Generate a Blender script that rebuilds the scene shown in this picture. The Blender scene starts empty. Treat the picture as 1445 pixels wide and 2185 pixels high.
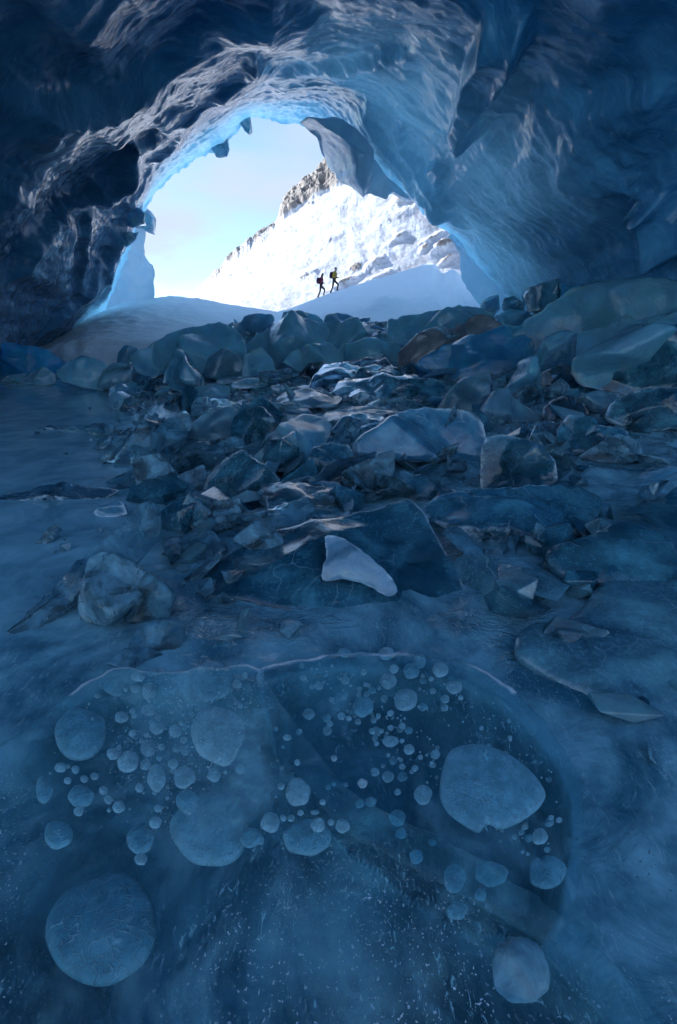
import bpy, bmesh, math, random
import numpy as np
from mathutils import Vector, Matrix
random.seed(7); np.random.seed(7)
R = math.radians
SC = bpy.context.scene
COL = SC.collection

# ------------------------------------------------------------------ camera
CAM_H, PITCH, FPX, CX, CY = 1.5, R(22.0), 971.0, 722.5, 1092.5
cam = bpy.data.cameras.new('camera'); cam.sensor_fit = 'VERTICAL'; cam.sensor_height = 36; cam.lens = 16.0
cam.clip_start = 0.02; cam.clip_end = 6000
camo = bpy.data.objects.new('camera', cam); COL.objects.link(camo)
camo.location = (0, 0, CAM_H); camo.rotation_euler = (math.pi / 2 - PITCH, 0, 0)
SC.camera = camo

# ------------------------------------------------------------------ light and exposure
SUN_EL, SUN_AZ = R(27), R(290)            # azimuth from +Y clockwise: behind and to the left
sd = Vector((math.sin(SUN_AZ) * math.cos(SUN_EL), math.cos(SUN_AZ) * math.cos(SUN_EL), math.sin(SUN_EL)))
W = bpy.data.worlds.new('World'); SC.world = W; W.use_nodes = True
nt = W.node_tree; nt.nodes.clear()
sky = nt.nodes.new('ShaderNodeTexSky'); sky.sky_type = 'NISHITA'; sky.sun_disc = False
sky.sun_elevation = SUN_EL; sky.sun_rotation = SUN_AZ; sky.altitude = 2500; sky.air_density = 1.0; sky.dust_density = 0.15; sky.ozone_density = 2.2
bg = nt.nodes.new('ShaderNodeBackground'); bg.inputs['Strength'].default_value = 0.044
wo = nt.nodes.new('ShaderNodeOutputWorld')
tc = nt.nodes.new('ShaderNodeTexCoord')
mp = nt.nodes.new('ShaderNodeMapping'); mp.inputs['Scale'].default_value = (1.6, 1.6, 4.5); mp.inputs['Location'].default_value = (0.35, 0.1, 0.2)
mp.inputs['Rotation'].default_value = (0, R(-22), 0)
cn = nt.nodes.new('ShaderNodeTexNoise'); cn.inputs['Scale'].default_value = 1.3; cn.inputs['Detail'].default_value = 6; cn.inputs['Roughness'].default_value = 0.5
cr = nt.nodes.new('ShaderNodeValToRGB'); cr.color_ramp.elements[0].position = 0.38; cr.color_ramp.elements[1].position = 0.62
mx = nt.nodes.new('ShaderNodeMix'); mx.data_type = 'RGBA'
nt.links.new(tc.outputs['Generated'], mp.inputs['Vector']); nt.links.new(mp.outputs[0], cn.inputs['Vector'])
nt.links.new(cn.outputs[0], cr.inputs[0]); sp_ = nt.nodes.new('ShaderNodeSeparateXYZ'); nt.links.new(tc.outputs['Generated'], sp_.inputs[0]); hz_ = nt.nodes.new('ShaderNodeMapRange')
hz_.inputs['From Min'].default_value = .15; hz_.inputs['From Max'].default_value = .75; hz_.inputs['To Min'].default_value = 1; hz_.inputs['To Max'].default_value = .2; nt.links.new(sp_.outputs['Z'], hz_.inputs['Value'])
mu_ = nt.nodes.new('ShaderNodeMath'); mu_.operation = 'MULTIPLY'; nt.links.new(cr.outputs[0], mu_.inputs[0]); nt.links.new(hz_.outputs[0], mu_.inputs[1]); nt.links.new(mu_.outputs[0], mx.inputs['Factor'])
nt.links.new(sky.outputs[0], mx.inputs['A']); mx.inputs['B'].default_value = (2.9, 2.75, 3.05, 1)
tn = nt.nodes.new('ShaderNodeMix'); tn.data_type = 'RGBA'; tn.blend_type = 'MULTIPLY'; tn.inputs['Factor'].default_value = 1; tn.inputs['B'].default_value = (.77, .93, 1.0, 1)
nt.links.new(mx.outputs['Result'], tn.inputs['A']); nt.links.new(tn.outputs['Result'], bg.inputs['Color']); nt.links.new(bg.outputs[0], wo.inputs['Surface'])
sl = bpy.data.lights.new('sun', 'SUN'); sl.energy = 2.0; sl.angle = R(0.55); sl.color = (1.0, 0.99, 0.975)
so = bpy.data.objects.new('sun', sl); COL.objects.link(so); so.rotation_euler = sd.to_track_quat('Z', 'Y').to_euler(); so.location = sd * 60
vs = SC.view_settings; vs.view_transform = 'Standard'; vs.look = 'None'; vs.gamma = 1; vs.use_curve_mapping = False; vs.exposure = 2.85
SC.render.engine = 'CYCLES'; cy = SC.cycles
cy.use_denoising = True; cy.denoiser = 'OPENIMAGEDENOISE'; cy.max_bounces = 8; cy.diffuse_bounces = 3; cy.glossy_bounces = 3
cy.transmission_bounces = 6; cy.transparent_max_bounces = 12; cy.caustics_reflective = False; cy.caustics_refractive = False
cy.sample_clamp_indirect = 6; cy.use_adaptive_sampling = True; cy.adaptive_threshold = 0.03

# ------------------------------------------------------------------ helpers
FW = np.array((0, math.cos(PITCH), -math.sin(PITCH))); UP = np.array((0, math.sin(PITCH), math.cos(PITCH))); RT = np.array((1., 0, 0))
C0 = np.array((0, 0, CAM_H))
def ray(px, py):
    px = np.asarray(px, float)[..., None]; py = np.asarray(py, float)[..., None]
    return FW + RT * (px - CX) / FPX + UP * (CY - py) / FPX
def at(px, py, Y):
    d = ray(px, py); return C0 + d * (np.asarray(Y, float)[..., None] / d[..., 1:2])
def on_z(px, py, z):
    d = ray(px, py); return C0 + d * ((z - CAM_H) / d[..., 2:3])
def project(P):
    q = P - C0; a = q @ FW; return CX + FPX * (q @ RT) / a, CY - FPX * (q @ UP) / a, a
def sst(x, a, b):
    t = np.clip((x - a) / (b - a), 0, 1); return t * t * (3 - 2 * t)
_P = np.random.RandomState(3).permutation(256); _P = np.concatenate([_P, _P, _P])
_G = np.random.RandomState(4).normal(size=(256, 3)); _G /= np.linalg.norm(_G, axis=1)[:, None]
def perlin(p):
    p = np.asarray(p, float); i = np.floor(p).astype(int); f = p - i; i &= 255; u = f * f * f * (f * (f * 6 - 15) + 10)
    r = 0
    for dx in (0, 1):
        for dy in (0, 1):
            for dz in (0, 1):
                h = _P[_P[_P[i[..., 0] + dx] + i[..., 1] + dy] + i[..., 2] + dz] & 255
                g = _G[h]; dot = g[..., 0] * (f[..., 0] - dx) + g[..., 1] * (f[..., 1] - dy) + g[..., 2] * (f[..., 2] - dz)
                w = (u[..., 0] if dx else 1 - u[..., 0]) * (u[..., 1] if dy else 1 - u[..., 1]) * (u[..., 2] if dz else 1 - u[..., 2])
                r = r + w * dot
    return r * 1.5
def fbm(p, o=4, lac=2.0, g=0.5):
    r = 0; a = 1; p = np.asarray(p, float)
    for k in range(o): r = r + a * perlin(p + 17.3 * k); p = p * lac; a *= g
    return r
def ridged(p, o=4):
    r = 0; a = 1; p = np.asarray(p, float)
    for k in range(o): r = r + a * (1 - 2 * np.abs(perlin(p + 31.7 * k))); p = p * 2.03; a *= .5
    return r * .5
def xyz(x, y, z=0.): return np.stack(np.broadcast_arrays(np.asarray(x, float), np.asarray(y, float), np.asarray(z, float)), -1)
def mesh_np(name, V, F, mat=None, smooth=True):
    me = bpy.data.meshes.new(name); V = np.asarray(V, np.float32); F = np.asarray(F, np.int32)
    n = F.shape[1]; me.vertices.add(len(V)); me.vertices.foreach_set('co', V.ravel())
    me.loops.add(F.size); me.loops.foreach_set('vertex_index', F.ravel())
    me.polygons.add(len(F)); me.polygons.foreach_set('loop_start', np.arange(0, F.size, n, dtype=np.int32))
    me.polygons.foreach_set('loop_total', np.full(len(F), n, np.int32))
    me.polygons.foreach_set('use_smooth', np.full(len(F), smooth, bool))
    me.update(calc_edges=True); me.validate()
    if mat: me.materials.append(mat)
    return me
def grid_faces(nu, nv, wrap=False):
    u = np.arange(nu if wrap else nu - 1); v = np.arange(nv - 1); U, Vv = np.meshgrid(u, v, indexing='ij'); U2 = (U + 1) % nu
    return np.stack([U * nv + Vv, U2 * nv + Vv, U2 * nv + Vv + 1, U * nv + Vv + 1], -1).reshape(-1, 4)
def link(name, me, parent=None, label=None, cat=None, group=None, kind=None, loc=None):
    o = bpy.data.objects.new(name, me); COL.objects.link(o)
    if parent: o.parent = parent
    if label: o['label'] = label
    if cat: o['category'] = cat
    if group: o['group'] = group
    if kind: o['kind'] = kind
    if loc is not None: o.location = [float(c) for c in loc]
    return o

# ------------------------------------------------------------------ materials
class NT:
    def __init__(s, name):
        s.m = bpy.data.materials.new(name); s.m.use_nodes = True; s.t = s.m.node_tree; s.t.nodes.clear()
        s.out = s.n('ShaderNodeOutputMaterial'); s.geo = s.n('ShaderNodeNewGeometry')
    def n(s, k, **kw):
        x = s.t.nodes.new(k)
        for a, b in kw.items(): setattr(x, a, b)
        return x
    def l(s, a, b): s.t.links.new(a, b)
    def pos(s, scale=(1, 1, 1), rot=(0, 0, 0)):
        m = s.n('ShaderNodeMapping'); m.inputs['Scale'].default_value = scale; m.inputs['Rotation'].default_value = rot
        s.l(s.geo.outputs['Position'], m.inputs['Vector']); return m.outputs[0]
    def noise(s, v, scale, det=4, rough=.5, dist=0, typ='FBM'):
        x = s.n('ShaderNodeTexNoise'); x.noise_type = typ; x.inputs['Scale'].default_value = scale; x.inputs['Detail'].default_value = det
        x.inputs['Roughness'].default_value = rough; x.inputs['Distortion'].default_value = dist; s.l(v, x.inputs['Vector']); return x.outputs[0]
    def vor(s, v, scale, feat='F1', smooth=None, rnd=1):
        x = s.n('ShaderNodeTexVoronoi'); x.feature = feat; x.inputs['Scale'].default_value = scale; x.inputs['Randomness'].default_value = rnd
        if smooth is not None: x.inputs['Smoothness'].default_value = smooth
        s.l(v, x.inputs['Vector']); return x.outputs['Distance']
    def ramp(s, f, stops):
        x = s.n('ShaderNodeValToRGB'); e = x.color_ramp.elements
        while len(e) < len(stops): e.new(0.5)
        for q, (p, c) in zip(e, stops): q.position = p; q.color = (c, c, c, 1) if isinstance(c, (int, float)) else (*c, 1)
        s.l(f, x.inputs[0]); return x.outputs[0]
    def math(s, op, a, b=None):
        x = s.n('ShaderNodeMath', operation=op)
        for i, q in enumerate((a, b)):
            if q is None: continue
            if isinstance(q, (int, float)): x.inputs[i].default_value = q
            else: s.l(q, x.inputs[i])
        return x.outputs[0]
    def mixc(s, f, a, b):
        x = s.n('ShaderNodeMix', data_type='RGBA')
        for k, q in (('Factor', f), ('A', a), ('B', b)):
            if isinstance(q, tuple): x.inputs[k].default_value = (*q, 1)
            elif isinstance(q, (int, float)): x.inputs[k].default_value = q
            else: s.l(q, x.inputs[k])
        return x.outputs['Result']
    def bump(s, h, strength, dist, nrm=None):
        x = s.n('ShaderNodeBump'); x.inputs['Strength'].default_value = strength; x.inputs['Distance'].default_value = dist
        s.l(h, x.inputs['Height'])
        if nrm: s.l(nrm, x.inputs['Normal'])
        return x.outputs[0]
    def bsdf(s, **kw):
        x = s.n('ShaderNodeBsdfPrincipled')
        for k, q in kw.items():
            k = k.replace('_', ' ')
            if isinstance(q, tuple): x.inputs[k].default_value = (*q, 1)
            elif isinstance(q, (int, float)): x.inputs[k].default_value = q
            else: s.l(q, x.inputs[k])
        return x
    def mixs(s, f, a, b):
        x = s.n('ShaderNodeMixShader')
        if isinstance(f, (int, float)): x.inputs[0].default_value = f
        else: s.l(f, x.inputs[0])
        s.l(a, x.inputs[1]); s.l(b, x.inputs[2]); return x.outputs[0]
    def done(s, sh): s.l(sh, s.out.inputs['Surface']); return s.m

def cracks(t, v, sc, lo=.5):
    w = t.n('ShaderNodeTexNoise'); w.inputs['Scale'].default_value = sc * .8; w.inputs['Detail'].default_value = 3; t.l(v, w.inputs['Vector'])
    a = t.n('ShaderNodeVectorMath', operation='MULTIPLY_ADD'); t.l(w.outputs['Color'], a.inputs[0]); a.inputs[1].default_value = (.9 / sc, .9 / sc, .9 / sc); t.l(v, a.inputs[2])
    e = t.vor(a.outputs[0], sc, 'DISTANCE_TO_EDGE')
    return t.math('MULTIPLY', t.ramp(e, [(0.0, 1.0), (.018, 0.0)]), t.ramp(t.noise(v, sc * .6, 3), [(lo, 0.0), (lo + .14, .38)]))
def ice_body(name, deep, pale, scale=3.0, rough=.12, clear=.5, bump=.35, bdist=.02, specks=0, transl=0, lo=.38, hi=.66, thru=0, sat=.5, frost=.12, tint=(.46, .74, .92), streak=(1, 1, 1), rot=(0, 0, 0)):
    """ice: clear refracting body where clear, diffuse cloud of two real ice colours where full of bubbles, scalloped melt relief"""
    t = NT(name); v = t.pos(streak, rot)
    c = t.noise(v, scale, 6, .58, .4); f = t.ramp(c, [(lo, 0.0), (hi, 1.0)])
    col = t.mixc(f, deep, pale)
    fine = t.noise(v, scale * 14, 3, .7); fm_ = t.ramp(fine, [(.50, 0.0), (.75, float(frost))])
    col = t.mixc(fm_, col, tuple(min(1, q * 1.5 + .05) for q in pale))
    cl = t.ramp(t.noise(v, scale * .7, 6, .65, .8), [(.36, min(1.0, clear * 1.7)), (.62, max(0.0, clear * .45))]); cl = t.math('MULTIPLY', cl, t.math('SUBTRACT', 1.0, fm_))
    if specks:
        sp = t.noise(t.pos(), 70, 2, .6); msk = t.noise(t.pos(), 2.2, 3, .6)
        sk = t.math('MULTIPLY', t.ramp(sp, [(.66, 0.0), (.69, 1.0)]), t.ramp(msk, [(.5, 0.0), (.62, float(specks))]))
        col = t.mixc(sk, col, (.012, .014, .018)); cl = t.math('MULTIPLY', cl, t.math('SUBTRACT', 1.0, sk))
    ck = cracks(t, t.pos(), scale * 1.5); col = t.mixc(ck, col, (.62, .78, .86)); cl = t.math('MULTIPLY', cl, t.math('SUBTRACT', 1.0, ck))
    h1 = t.vor(v, scale * 1.6, 'SMOOTH_F1', .6); h2 = t.noise(v, scale * 4, 5, .6, .8); h3 = t.noise(v, scale * 26, 2, .6)
    h = t.math('ADD', t.math('MULTIPLY', h1, .9), t.math('ADD', t.math('MULTIPLY', h2, .55), t.math('MULTIPLY', h3, .05)))
    edge_glint = t.n('ShaderNodeAttribute', attribute_name='edge').outputs['Fac']; edge_glint = t.math('MULTIPLY', edge_glint, t.ramp(t.noise(t.pos(), 9, 4, .7), [(.42, 0.0), (.58, .8)])); col = t.mixc(edge_glint, col, (.66, .80, .88)); cl = t.math('MULTIPLY', cl, t.math('SUBTRACT', 1.0, edge_glint))  # highlight along block edges, painted in as a pale frosty colour
    nb = t.bump(h, bump, bdist)
    r = t.ramp(t.noise(v, scale * 2.3, 4, .6), [(.35, rough * .5), (.7, rough * 1.6)])
    b = t.bsdf(Base_Color=col, Roughness=r, IOR=1.5, Normal=nb, Coat_Weight=1.0, Coat_Roughness=.03, Coat_IOR=1.5, Coat_Normal=nb)
    if transl:
        b.inputs['Base Color'].default_value = (0, 0, 0, 1); t.l(t.mixc(.35, col, tuple(q ** sat for q in pale)), b.inputs['Base Color'])
        b.inputs['Subsurface Weight'].default_value = min(1, transl * 2); b.inputs['Subsurface Radius'].default_value = (.18, .65, 1.0); b.inputs['Subsurface Scale'].default_value = .30
    g = t.bsdf(Base_Color=tint, Roughness=t.math('MULTIPLY', r, .7), IOR=1.31, Transmission_Weight=1.0, Normal=nb)
    sh = b.outputs[0]
    if thru:
        x = t.n('ShaderNodeBsdfTranslucent'); t.l(t.mixc(.5, col, pale), x.inputs['Color']); t.l(nb, x.inputs['Normal']); sh = t.mixs(thru, sh, x.outputs[0])
    return t.done(t.mixs(cl, sh, g.outputs[0]))

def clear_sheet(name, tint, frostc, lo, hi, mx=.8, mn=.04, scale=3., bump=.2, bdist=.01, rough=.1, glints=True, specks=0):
    """transparent ice skin: tinted see-through body with frosty clouds in it and a glossy face; what lies below is real geometry"""
    t = NT(name); v = t.pos()
    c = t.noise(v, scale, 7, .62, .6); f = t.ramp(c, [(lo, mn), (hi, mx)])
    hair = t.noise(t.pos((1, .35, 1), (0, 0, R(25))), 55, 3, .75, 1.5)
    f = t.math('MAXIMUM', f, t.math('MULTIPLY', t.ramp(hair, [(.56, 0.0), (.68, .7)]), t.ramp(t.noise(v, scale * .7, 3), [(.42, 0.0), (.6, 1.0)])))
    tr = t.n('ShaderNodeBsdfTransparent'); tr.inputs[0].default_value = (*tint, 1)
    h = t.math('ADD', t.noise(v, scale * 3, 5, .6, .6), t.math('MULTIPLY', t.noise(v, 60, 2), .08))
    nb = t.bump(h, bump, bdist)
    fc = t.mixc(t.ramp(t.noise(v, 24, 4, .7), [(.4, 0.0), (.7, 1.0)]), frostc, tuple(min(1, q * 1.45) for q in frostc))
    if glints:
        g = t.ramp(t.noise(v, 130, 1, .5), [(.665, 0.0), (.70, 1.0)]); gm = t.ramp(t.noise(v, 2.1, 3), [(.42, 0.0), (.62, 1.0)])
        g = t.math('MULTIPLY', g, gm); fc = t.mixc(g, fc, (.75, .84, .92)); f = t.math('MAXIMUM', f, t.math('MULTIPLY', g, .9))
    if specks:
        sp = t.noise(v, 80, 2, .6); msk = t.noise(v, 2.2, 3, .6)
        q = t.math('MULTIPLY', t.ramp(sp, [(.66, 0.0), (.68, 1.0)]), t.ramp(msk, [(.5, 0.0), (.6, float(specks))]))
        fc = t.mixc(q, fc, (.012, .014, .018)); f = t.math('MAXIMUM', f, q)
    edge_glint = t.n('ShaderNodeAttribute', attribute_name='edge').outputs['Fac']; fc = t.mixc(edge_glint, fc, (.88, .93, .96)); f = t.math('MAXIMUM', f, edge_glint)  # shine of the slab crest, painted as a whitish line
    df = t.n('ShaderNodeBsdfDiffuse'); t.l(fc, df.inputs[0]); t.l(nb, df.inputs['Normal'])
    body = t.mixs(f, tr.outputs[0], df.outputs[0])
    gl = t.n('ShaderNodeBsdfGlossy'); gl.inputs['Roughness'].default_value = rough; t.l(nb, gl.inputs['Normal'])
    t.l(t.ramp(t.noise(v, scale * 2.3, 4, .6), [(.35, rough * .4), (.7, rough * 2.2)]), gl.inputs['Roughness'])
    fr = t.n('ShaderNodeFresnel'); fr.inputs['IOR'].default_value = 1.42; t.l(nb, fr.inputs['Normal'])
    bf = t.geo.outputs['Backfacing']; frf = t.math('MULTIPLY', fr.outputs[0], t.math('SUBTRACT', 1.0, bf))
    return t.done(t.mixs(frf, body, gl.outputs[0]))

def glass_ice(name, tint, rough=.06, milk=.25, milkc=(.25, .36, .46), bump=.3, bdist=.02, scale=5.):
    t = NT(name); v = t.pos()
    h = t.math('ADD', t.noise(v, scale, 4, .6, .8), t.math('MULTIPLY', t.vor(v, scale * 1.3, 'SMOOTH_F1', .5), .6)); nb = t.bump(h, bump, bdist)
    g = t.bsdf(Base_Color=tint, Roughness=rough, IOR=1.31, Transmission_Weight=1.0, Normal=nb)
    d = t.bsdf(Base_Color=t.mixc(t.noise(v, 9, 5, .7), milkc, tuple(q * .6 for q in milkc)), Roughness=.15, IOR=1.31, Normal=nb)
    f = t.ramp(t.noise(v, scale * .8, 6, .65, .5), [(.40, milk * .35), (.68, min(1, milk * 2.2))])
    f = t.math('MAXIMUM', f, cracks(t, v, 6, .44))
    return t.done(t.mixs(f, g.outputs[0], d.outputs[0]))

M = {}
def cave_mat():
    t = NT('cave_ice'); v = t.pos(); ro = t.n('ShaderNodeAttribute', attribute_name='roof').outputs['Fac']; th = t.n('ShaderNodeAttribute', attribute_name='thin').outputs['Fac']
    wv = t.n('ShaderNodeTexNoise'); wv.inputs['Scale'].default_value = .5; wv.inputs['Detail'].default_value = 3; t.l(v, wv.inputs['Vector'])
    ad = t.n('ShaderNodeVectorMath', operation='MULTIPLY_ADD'); t.l(wv.outputs['Color'], ad.inputs[0]); ad.inputs[1].default_value = (1.6, 1.6, 1.6); t.l(v, ad.inputs[2])
    def sc(k):
        m = t.n('ShaderNodeMapping'); m.inputs['Scale'].default_value = k; t.l(ad.outputs[0], m.inputs['Vector']); return m.outputs[0]
    def both(f): # streaks follow the roof across and the walls along
        x = t.n('ShaderNodeMix'); t.l(ro, x.inputs['Factor']); t.l(f(sc((.5, .35, 2.2))), x.inputs['A']); t.l(f(sc((.5, 2.2, .5))), x.inputs['B']); return x.outputs['Result']
    c = both(lambda q: t.noise(q, .5, 5, .6, .6)); c2 = both(lambda q: t.noise(q, 2.0, 5, .68, .5))
    f = t.ramp(t.math('ADD', t.math('MULTIPLY', c, .6), t.math('MULTIPLY', c2, .4)), [(.40, 0.0), (.62, 1.0)])
    col = t.mixc(f, (.035, .19, .38), (.14, .44, .72))
    st = both(lambda q: t.noise(q, 5.5, 4, .75))
    col = t.mixc(t.ramp(st, [(.52, 0.0), (.70, .45)]), col, (.34, .60, .82))
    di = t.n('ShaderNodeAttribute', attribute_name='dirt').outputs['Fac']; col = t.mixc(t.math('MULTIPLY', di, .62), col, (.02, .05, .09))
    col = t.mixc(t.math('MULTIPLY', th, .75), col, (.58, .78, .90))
    h1 = both(lambda q: t.vor(q, 1.5, 'SMOOTH_F1', .35)); h2 = both(lambda q: t.noise(q, 3.0, 5, .6, .6)); h3 = t.vor(t.pos((1, 1, 1.4)), 5.5, 'SMOOTH_F1', .10)
    h = t.math('ADD', t.math('MULTIPLY', h1, .9), t.math('ADD', t.math('MULTIPLY', h2, .65), t.math('MULTIPLY', h3, .36)))
    nb = t.bump(h, .52, .05)
    r = t.ramp(c2, [(.35, .16), (.7, .36)])
    b = t.bsdf(Base_Color=col, Roughness=r, IOR=1.42, Normal=nb, Coat_Weight=.35, Coat_Roughness=.10, Coat_IOR=1.42, Coat_Normal=nb)
    x = t.n('ShaderNodeBsdfTranslucent'); x.inputs[0].default_value = (.50, .84, 1.0, 1); t.l(nb, x.inputs['Normal'])
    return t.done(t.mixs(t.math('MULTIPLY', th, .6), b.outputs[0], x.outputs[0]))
M['cave'] = cave_mat()
M['blue'] = ice_body('blue_ice', (.02, .16, .32), (.08, .42, .68), 1.1, .12, .15, .5, .05, transl=.4, thru=.3, sat=.85, tint=(.2, .6, .85))
M['cyan'] = ice_body('bright_blue_ice', (.03, .28, .58), (.10, .68, 1.0), 2.0, .2, .2, .7, .06, transl=.4, thru=.55, sat=.8, tint=(.3, .75, .95))
M['teal'] = ice_body('teal_ice', (.02, .19, .36), (.15, .47, .68), .13e1, .07, .14, .7, .07, transl=.4, thru=.35, tint=(.25, .66, .9))
M['pale'] = ice_body('pale_teal_ice', (.09, .34, .48), (.20, .62, .80), 1.3, .07, .10, .7, .07, transl=.4, thru=.35)
M['milky'] = ice_body('milky_ice', (.06, .25, .37), (.22, .54, .70), 1.8, .07, .28, .4, .03, transl=.3, thru=.28)
M['dark'] = ice_body('dark_clear_ice', (.012, .06, .10), (.07, .18, .26), 2.2, .05, .6, .35, .03, lo=.42, hi=.75, tint=(.30, .55, .74))
M['dirty'] = ice_body('dirty_ice', (.11, .13, .15), (.24, .27, .29), 2.0, .2, .1, .6, .04, specks=.7)
M['grey'] = ice_body('grey_ice', (.04, .17, .28), (.14, .40, .53), 2.6, .10, .12, .35, .02)
M['slab'] = ice_body('slab_ice', (.015, .10, .16), (.11, .37, .47), 3.0, .06, .36, .35, .015, specks=.5, frost=.3, lo=.42, hi=.72, tint=(.38, .62, .78))
M['frost'] = ice_body('frosty_ice', (.05, .15, .22), (.17, .42, .50), 3.5, .12, .2, .45, .02, specks=.8, frost=.4, lo=.36, hi=.68)
M['shard'] = ice_body('white_shard_ice', (.13, .28, .40), (.27, .46, .60), 6, .12, .2, .3, .006, lo=.3, hi=.7)
M['rimice'] = ice_body('thin_rim_ice', (.60, .80, .90), (.88, .95, .98), 1.2, .15, 0.0, .5, .05, thru=.8)
M['drape'] = ice_body('drape_snow_ice', (.46, .62, .74), (.74, .85, .92), .9, .30, 0.0, .5, .08, thru=.4)
M['glass'] = glass_ice('clear_ice', (.62, .88, .95), .04, .45, (.26, .52, .64), .5, .02, 8)
M['glassd'] = glass_ice('clear_dark_ice', (.46, .78, .88), .05, .5, (.16, .38, .50), .5, .02, 7)
def snow_mat(name='snow', base=(.90, .92, .95), bs=.3):
    t = NT(name); v = t.pos(); h = t.math('ADD', t.noise(v, 1.3, 6, .6), t.math('MULTIPLY', t.noise(v, 14, 3), .06)); nb = t.bump(h, bs, .25)
    return t.done(t.bsdf(Base_Color=t.mixc(t.noise(v, 3, 4), base, tuple(q * .93 for q in base)), Roughness=.6, Normal=nb, Specular_IOR_Level=.3).outputs[0])
M['snow'] = snow_mat()
def flat(name, c, r=.7, **k): t = NT(name); return t.done(t.bsdf(Base_Color=c, Roughness=r, **k).outputs[0])

# ------------------------------------------------------------------ terrain shape
XBY = np.array([0, 2, 4, 6, 9, 12, 16, 20, 30]); XBX = np.array([-2.6, -2.0, -1.9, -2.9, -3.7, -5.4, -7.6, -9.5, -12])
def terrain(X, Y, det=True):
    X = np.asarray(X, float); Y = np.asarray(Y, float); xb = np.interp(Y, XBY, XBX); q = X - xb
    z = sst(q, 0, 5.5) * (1.45 * sst(Y, 13, 20) + .15 * sst(Y, 6, 12)) + sst(X, 1.5, 8) * .55 * sst(Y, 3.2, 9) * (1 - .4 * sst(Y, 12, 20))
    z = z + sst(X, .6, 2.4) * .10 * (1 - sst(Y, 3, 6))
    z = z - .25 * sst(Y, 20, 24)
    if det:
        m = sst(q, -.2, .9)
        z = z + m * (.10 * fbm(xyz(X, Y, 0) * .9, 4) + sst(X, -.6, .8) * sst(Y, 1.9, 2.6) * .15 * (ridged(xyz(X * .8, Y * 1.2, 2), 2) - .2) + .03 * fbm(xyz(X, Y, 5) * 3.5, 4)) * (.45 + .55 * sst(Y, 2, 5)) + .004 * fbm(xyz(X, Y, 9) * 2, 3)
    return z
def hit_ground(px, py):
    d = ray(px, py)
    T_ = np.geomspace(.5, 60, 500); Q_ = C0 + d * T_[:, None]; hit = np.nonzero(Q_[:, 2] <= terrain(Q_[:, 0], Q_[:, 1]))[0]
    if len(hit): return Q_[hit[0]]
    return C0 + d * 22

# ------------------------------------------------------------------ the cave
def catmull(P, n, per=None):
    """P (k,3) -> n points by arc length along a Catmull-Rom curve"""
    P = np.asarray(P, float); Q = np.vstack([2 * P[0] - P[1], P, 2 * P[-1] - P[-2]]); out = []
    for i in range(len(P) - 1):
        t = np.linspace(0, 1, 14, endpoint=False)[:, None]; a, b, c, d = Q[i:i + 4]
        out.append(.5 * ((2 * b) + (c - a) * t + (2 * a - 5 * b + 4 * c - d) * t ** 2 + (3 * b - 3 * c + d - a) * t ** 3))
    out = np.vstack(out + [P[-1:]]); s = np.r_[0, np.cumsum(np.linalg.norm(np.diff(out, axis=0), axis=1))]
    u = np.linspace(0, s[-1], n); return np.stack([np.interp(u, s, out[:, k]) for k in range(3)], -1)
def ring_px(pts):
    a = np.array(pts, float); return at(a[:, 0], a[:, 1], a[:, 2])
R0 = ring_px([(150, 800, 27), (200, 700, 27), (228, 650, 27), (256, 580, 27), (280, 510, 27), (304, 450, 27), (335, 405, 27), (362, 378, 27), (400, 350, 27), (440, 326, 27), (478, 308, 27),
    (497, 288, 27), (517, 262, 27), (560, 248, 27), (600, 258, 27), (650, 268, 26.5), (700, 298, 26), (740, 345, 25.5), (800, 395, 25), (868, 420, 24.5), (903, 452, 24.5), (945, 486, 24.5),
    (980, 515, 24.5), (1008, 560, 24), (1030, 600, 24), (1056, 636, 24), (1085, 668, 24), (1120, 740, 24)])
R1 = ring_px([(95, 810, 24), (150, 700, 24), (180, 640, 24), (212, 560, 23.7), (240, 490, 23.4), (268, 420, 23), (320, 345, 22.6), (390, 280, 22.5), (470, 228, 22.5), (548, 198, 22.5),
    (620, 188, 22.5), (704, 204, 22.5), (775, 252, 22), (838, 312, 22), (895, 385, 22), (950, 448, 21.5), (1006, 508, 21.5), (1052, 570, 21.5), (1090, 625, 21.5), (1125, 665, 21.5), (1155, 740, 21.5)])
R2 = ring_px([(20, 830, 19), (40, 740, 19), (70, 640, 18.6), (108, 500, 18), (165, 375, 17.5), (262, 255, 17), (385, 158, 16.5), (560, 100, 16.5), (740, 95, 16.5), (890, 150, 16.5), (1005, 260, 17),
    (1090, 390, 17), (1170, 490, 17.5), (1240, 600, 18), (1285, 690, 18), (1300, 760, 18)])
R3 = ring_px([(-130, 860, 13.5), (-120, 700, 13.5), (-90, 500, 13), (-20, 290, 12.5), (110, 110, 12), (320, -20, 11.5), (560, -80, 11), (800, -80, 11), (1060, -20, 11.5), (1270, 140, 12), (1420, 340, 12.5),
    (1500, 540, 13), (1540, 700, 13), (1560, 800, 13)])
def arch(Y, xl, xr, h, z0=-.6):
    t = np.linspace(math.pi, 0, 15); x = (xl + xr) / 2 + (xr - xl) / 2 * np.sign(np.cos(t)) * np.abs(np.cos(t)) ** .8; z = z0 + (h - z0) * np.sin(t) ** .75
    return np.stack([x, np.full_like(x, Y), z], -1)
RB = [arch(5, -11, 10.5, 8.0), arch(4, -11, 10.5, 8.5), arch(-1.5, -12.5, 12, 10.5)]  # cave end left open behind the camera, shaped to let skylight in
def widen(r, s, dy, dz=1.0, cz=0.0):
    q = r.copy(); q[:, 0] = (q[:, 0] + 1) * s - 1; q[:, 2] = (q[:, 2] - cz) * dz + cz; q[:, 1] += dy; return q
CT = [R0, R1, R2, R3] + RB
NA = 620
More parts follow.
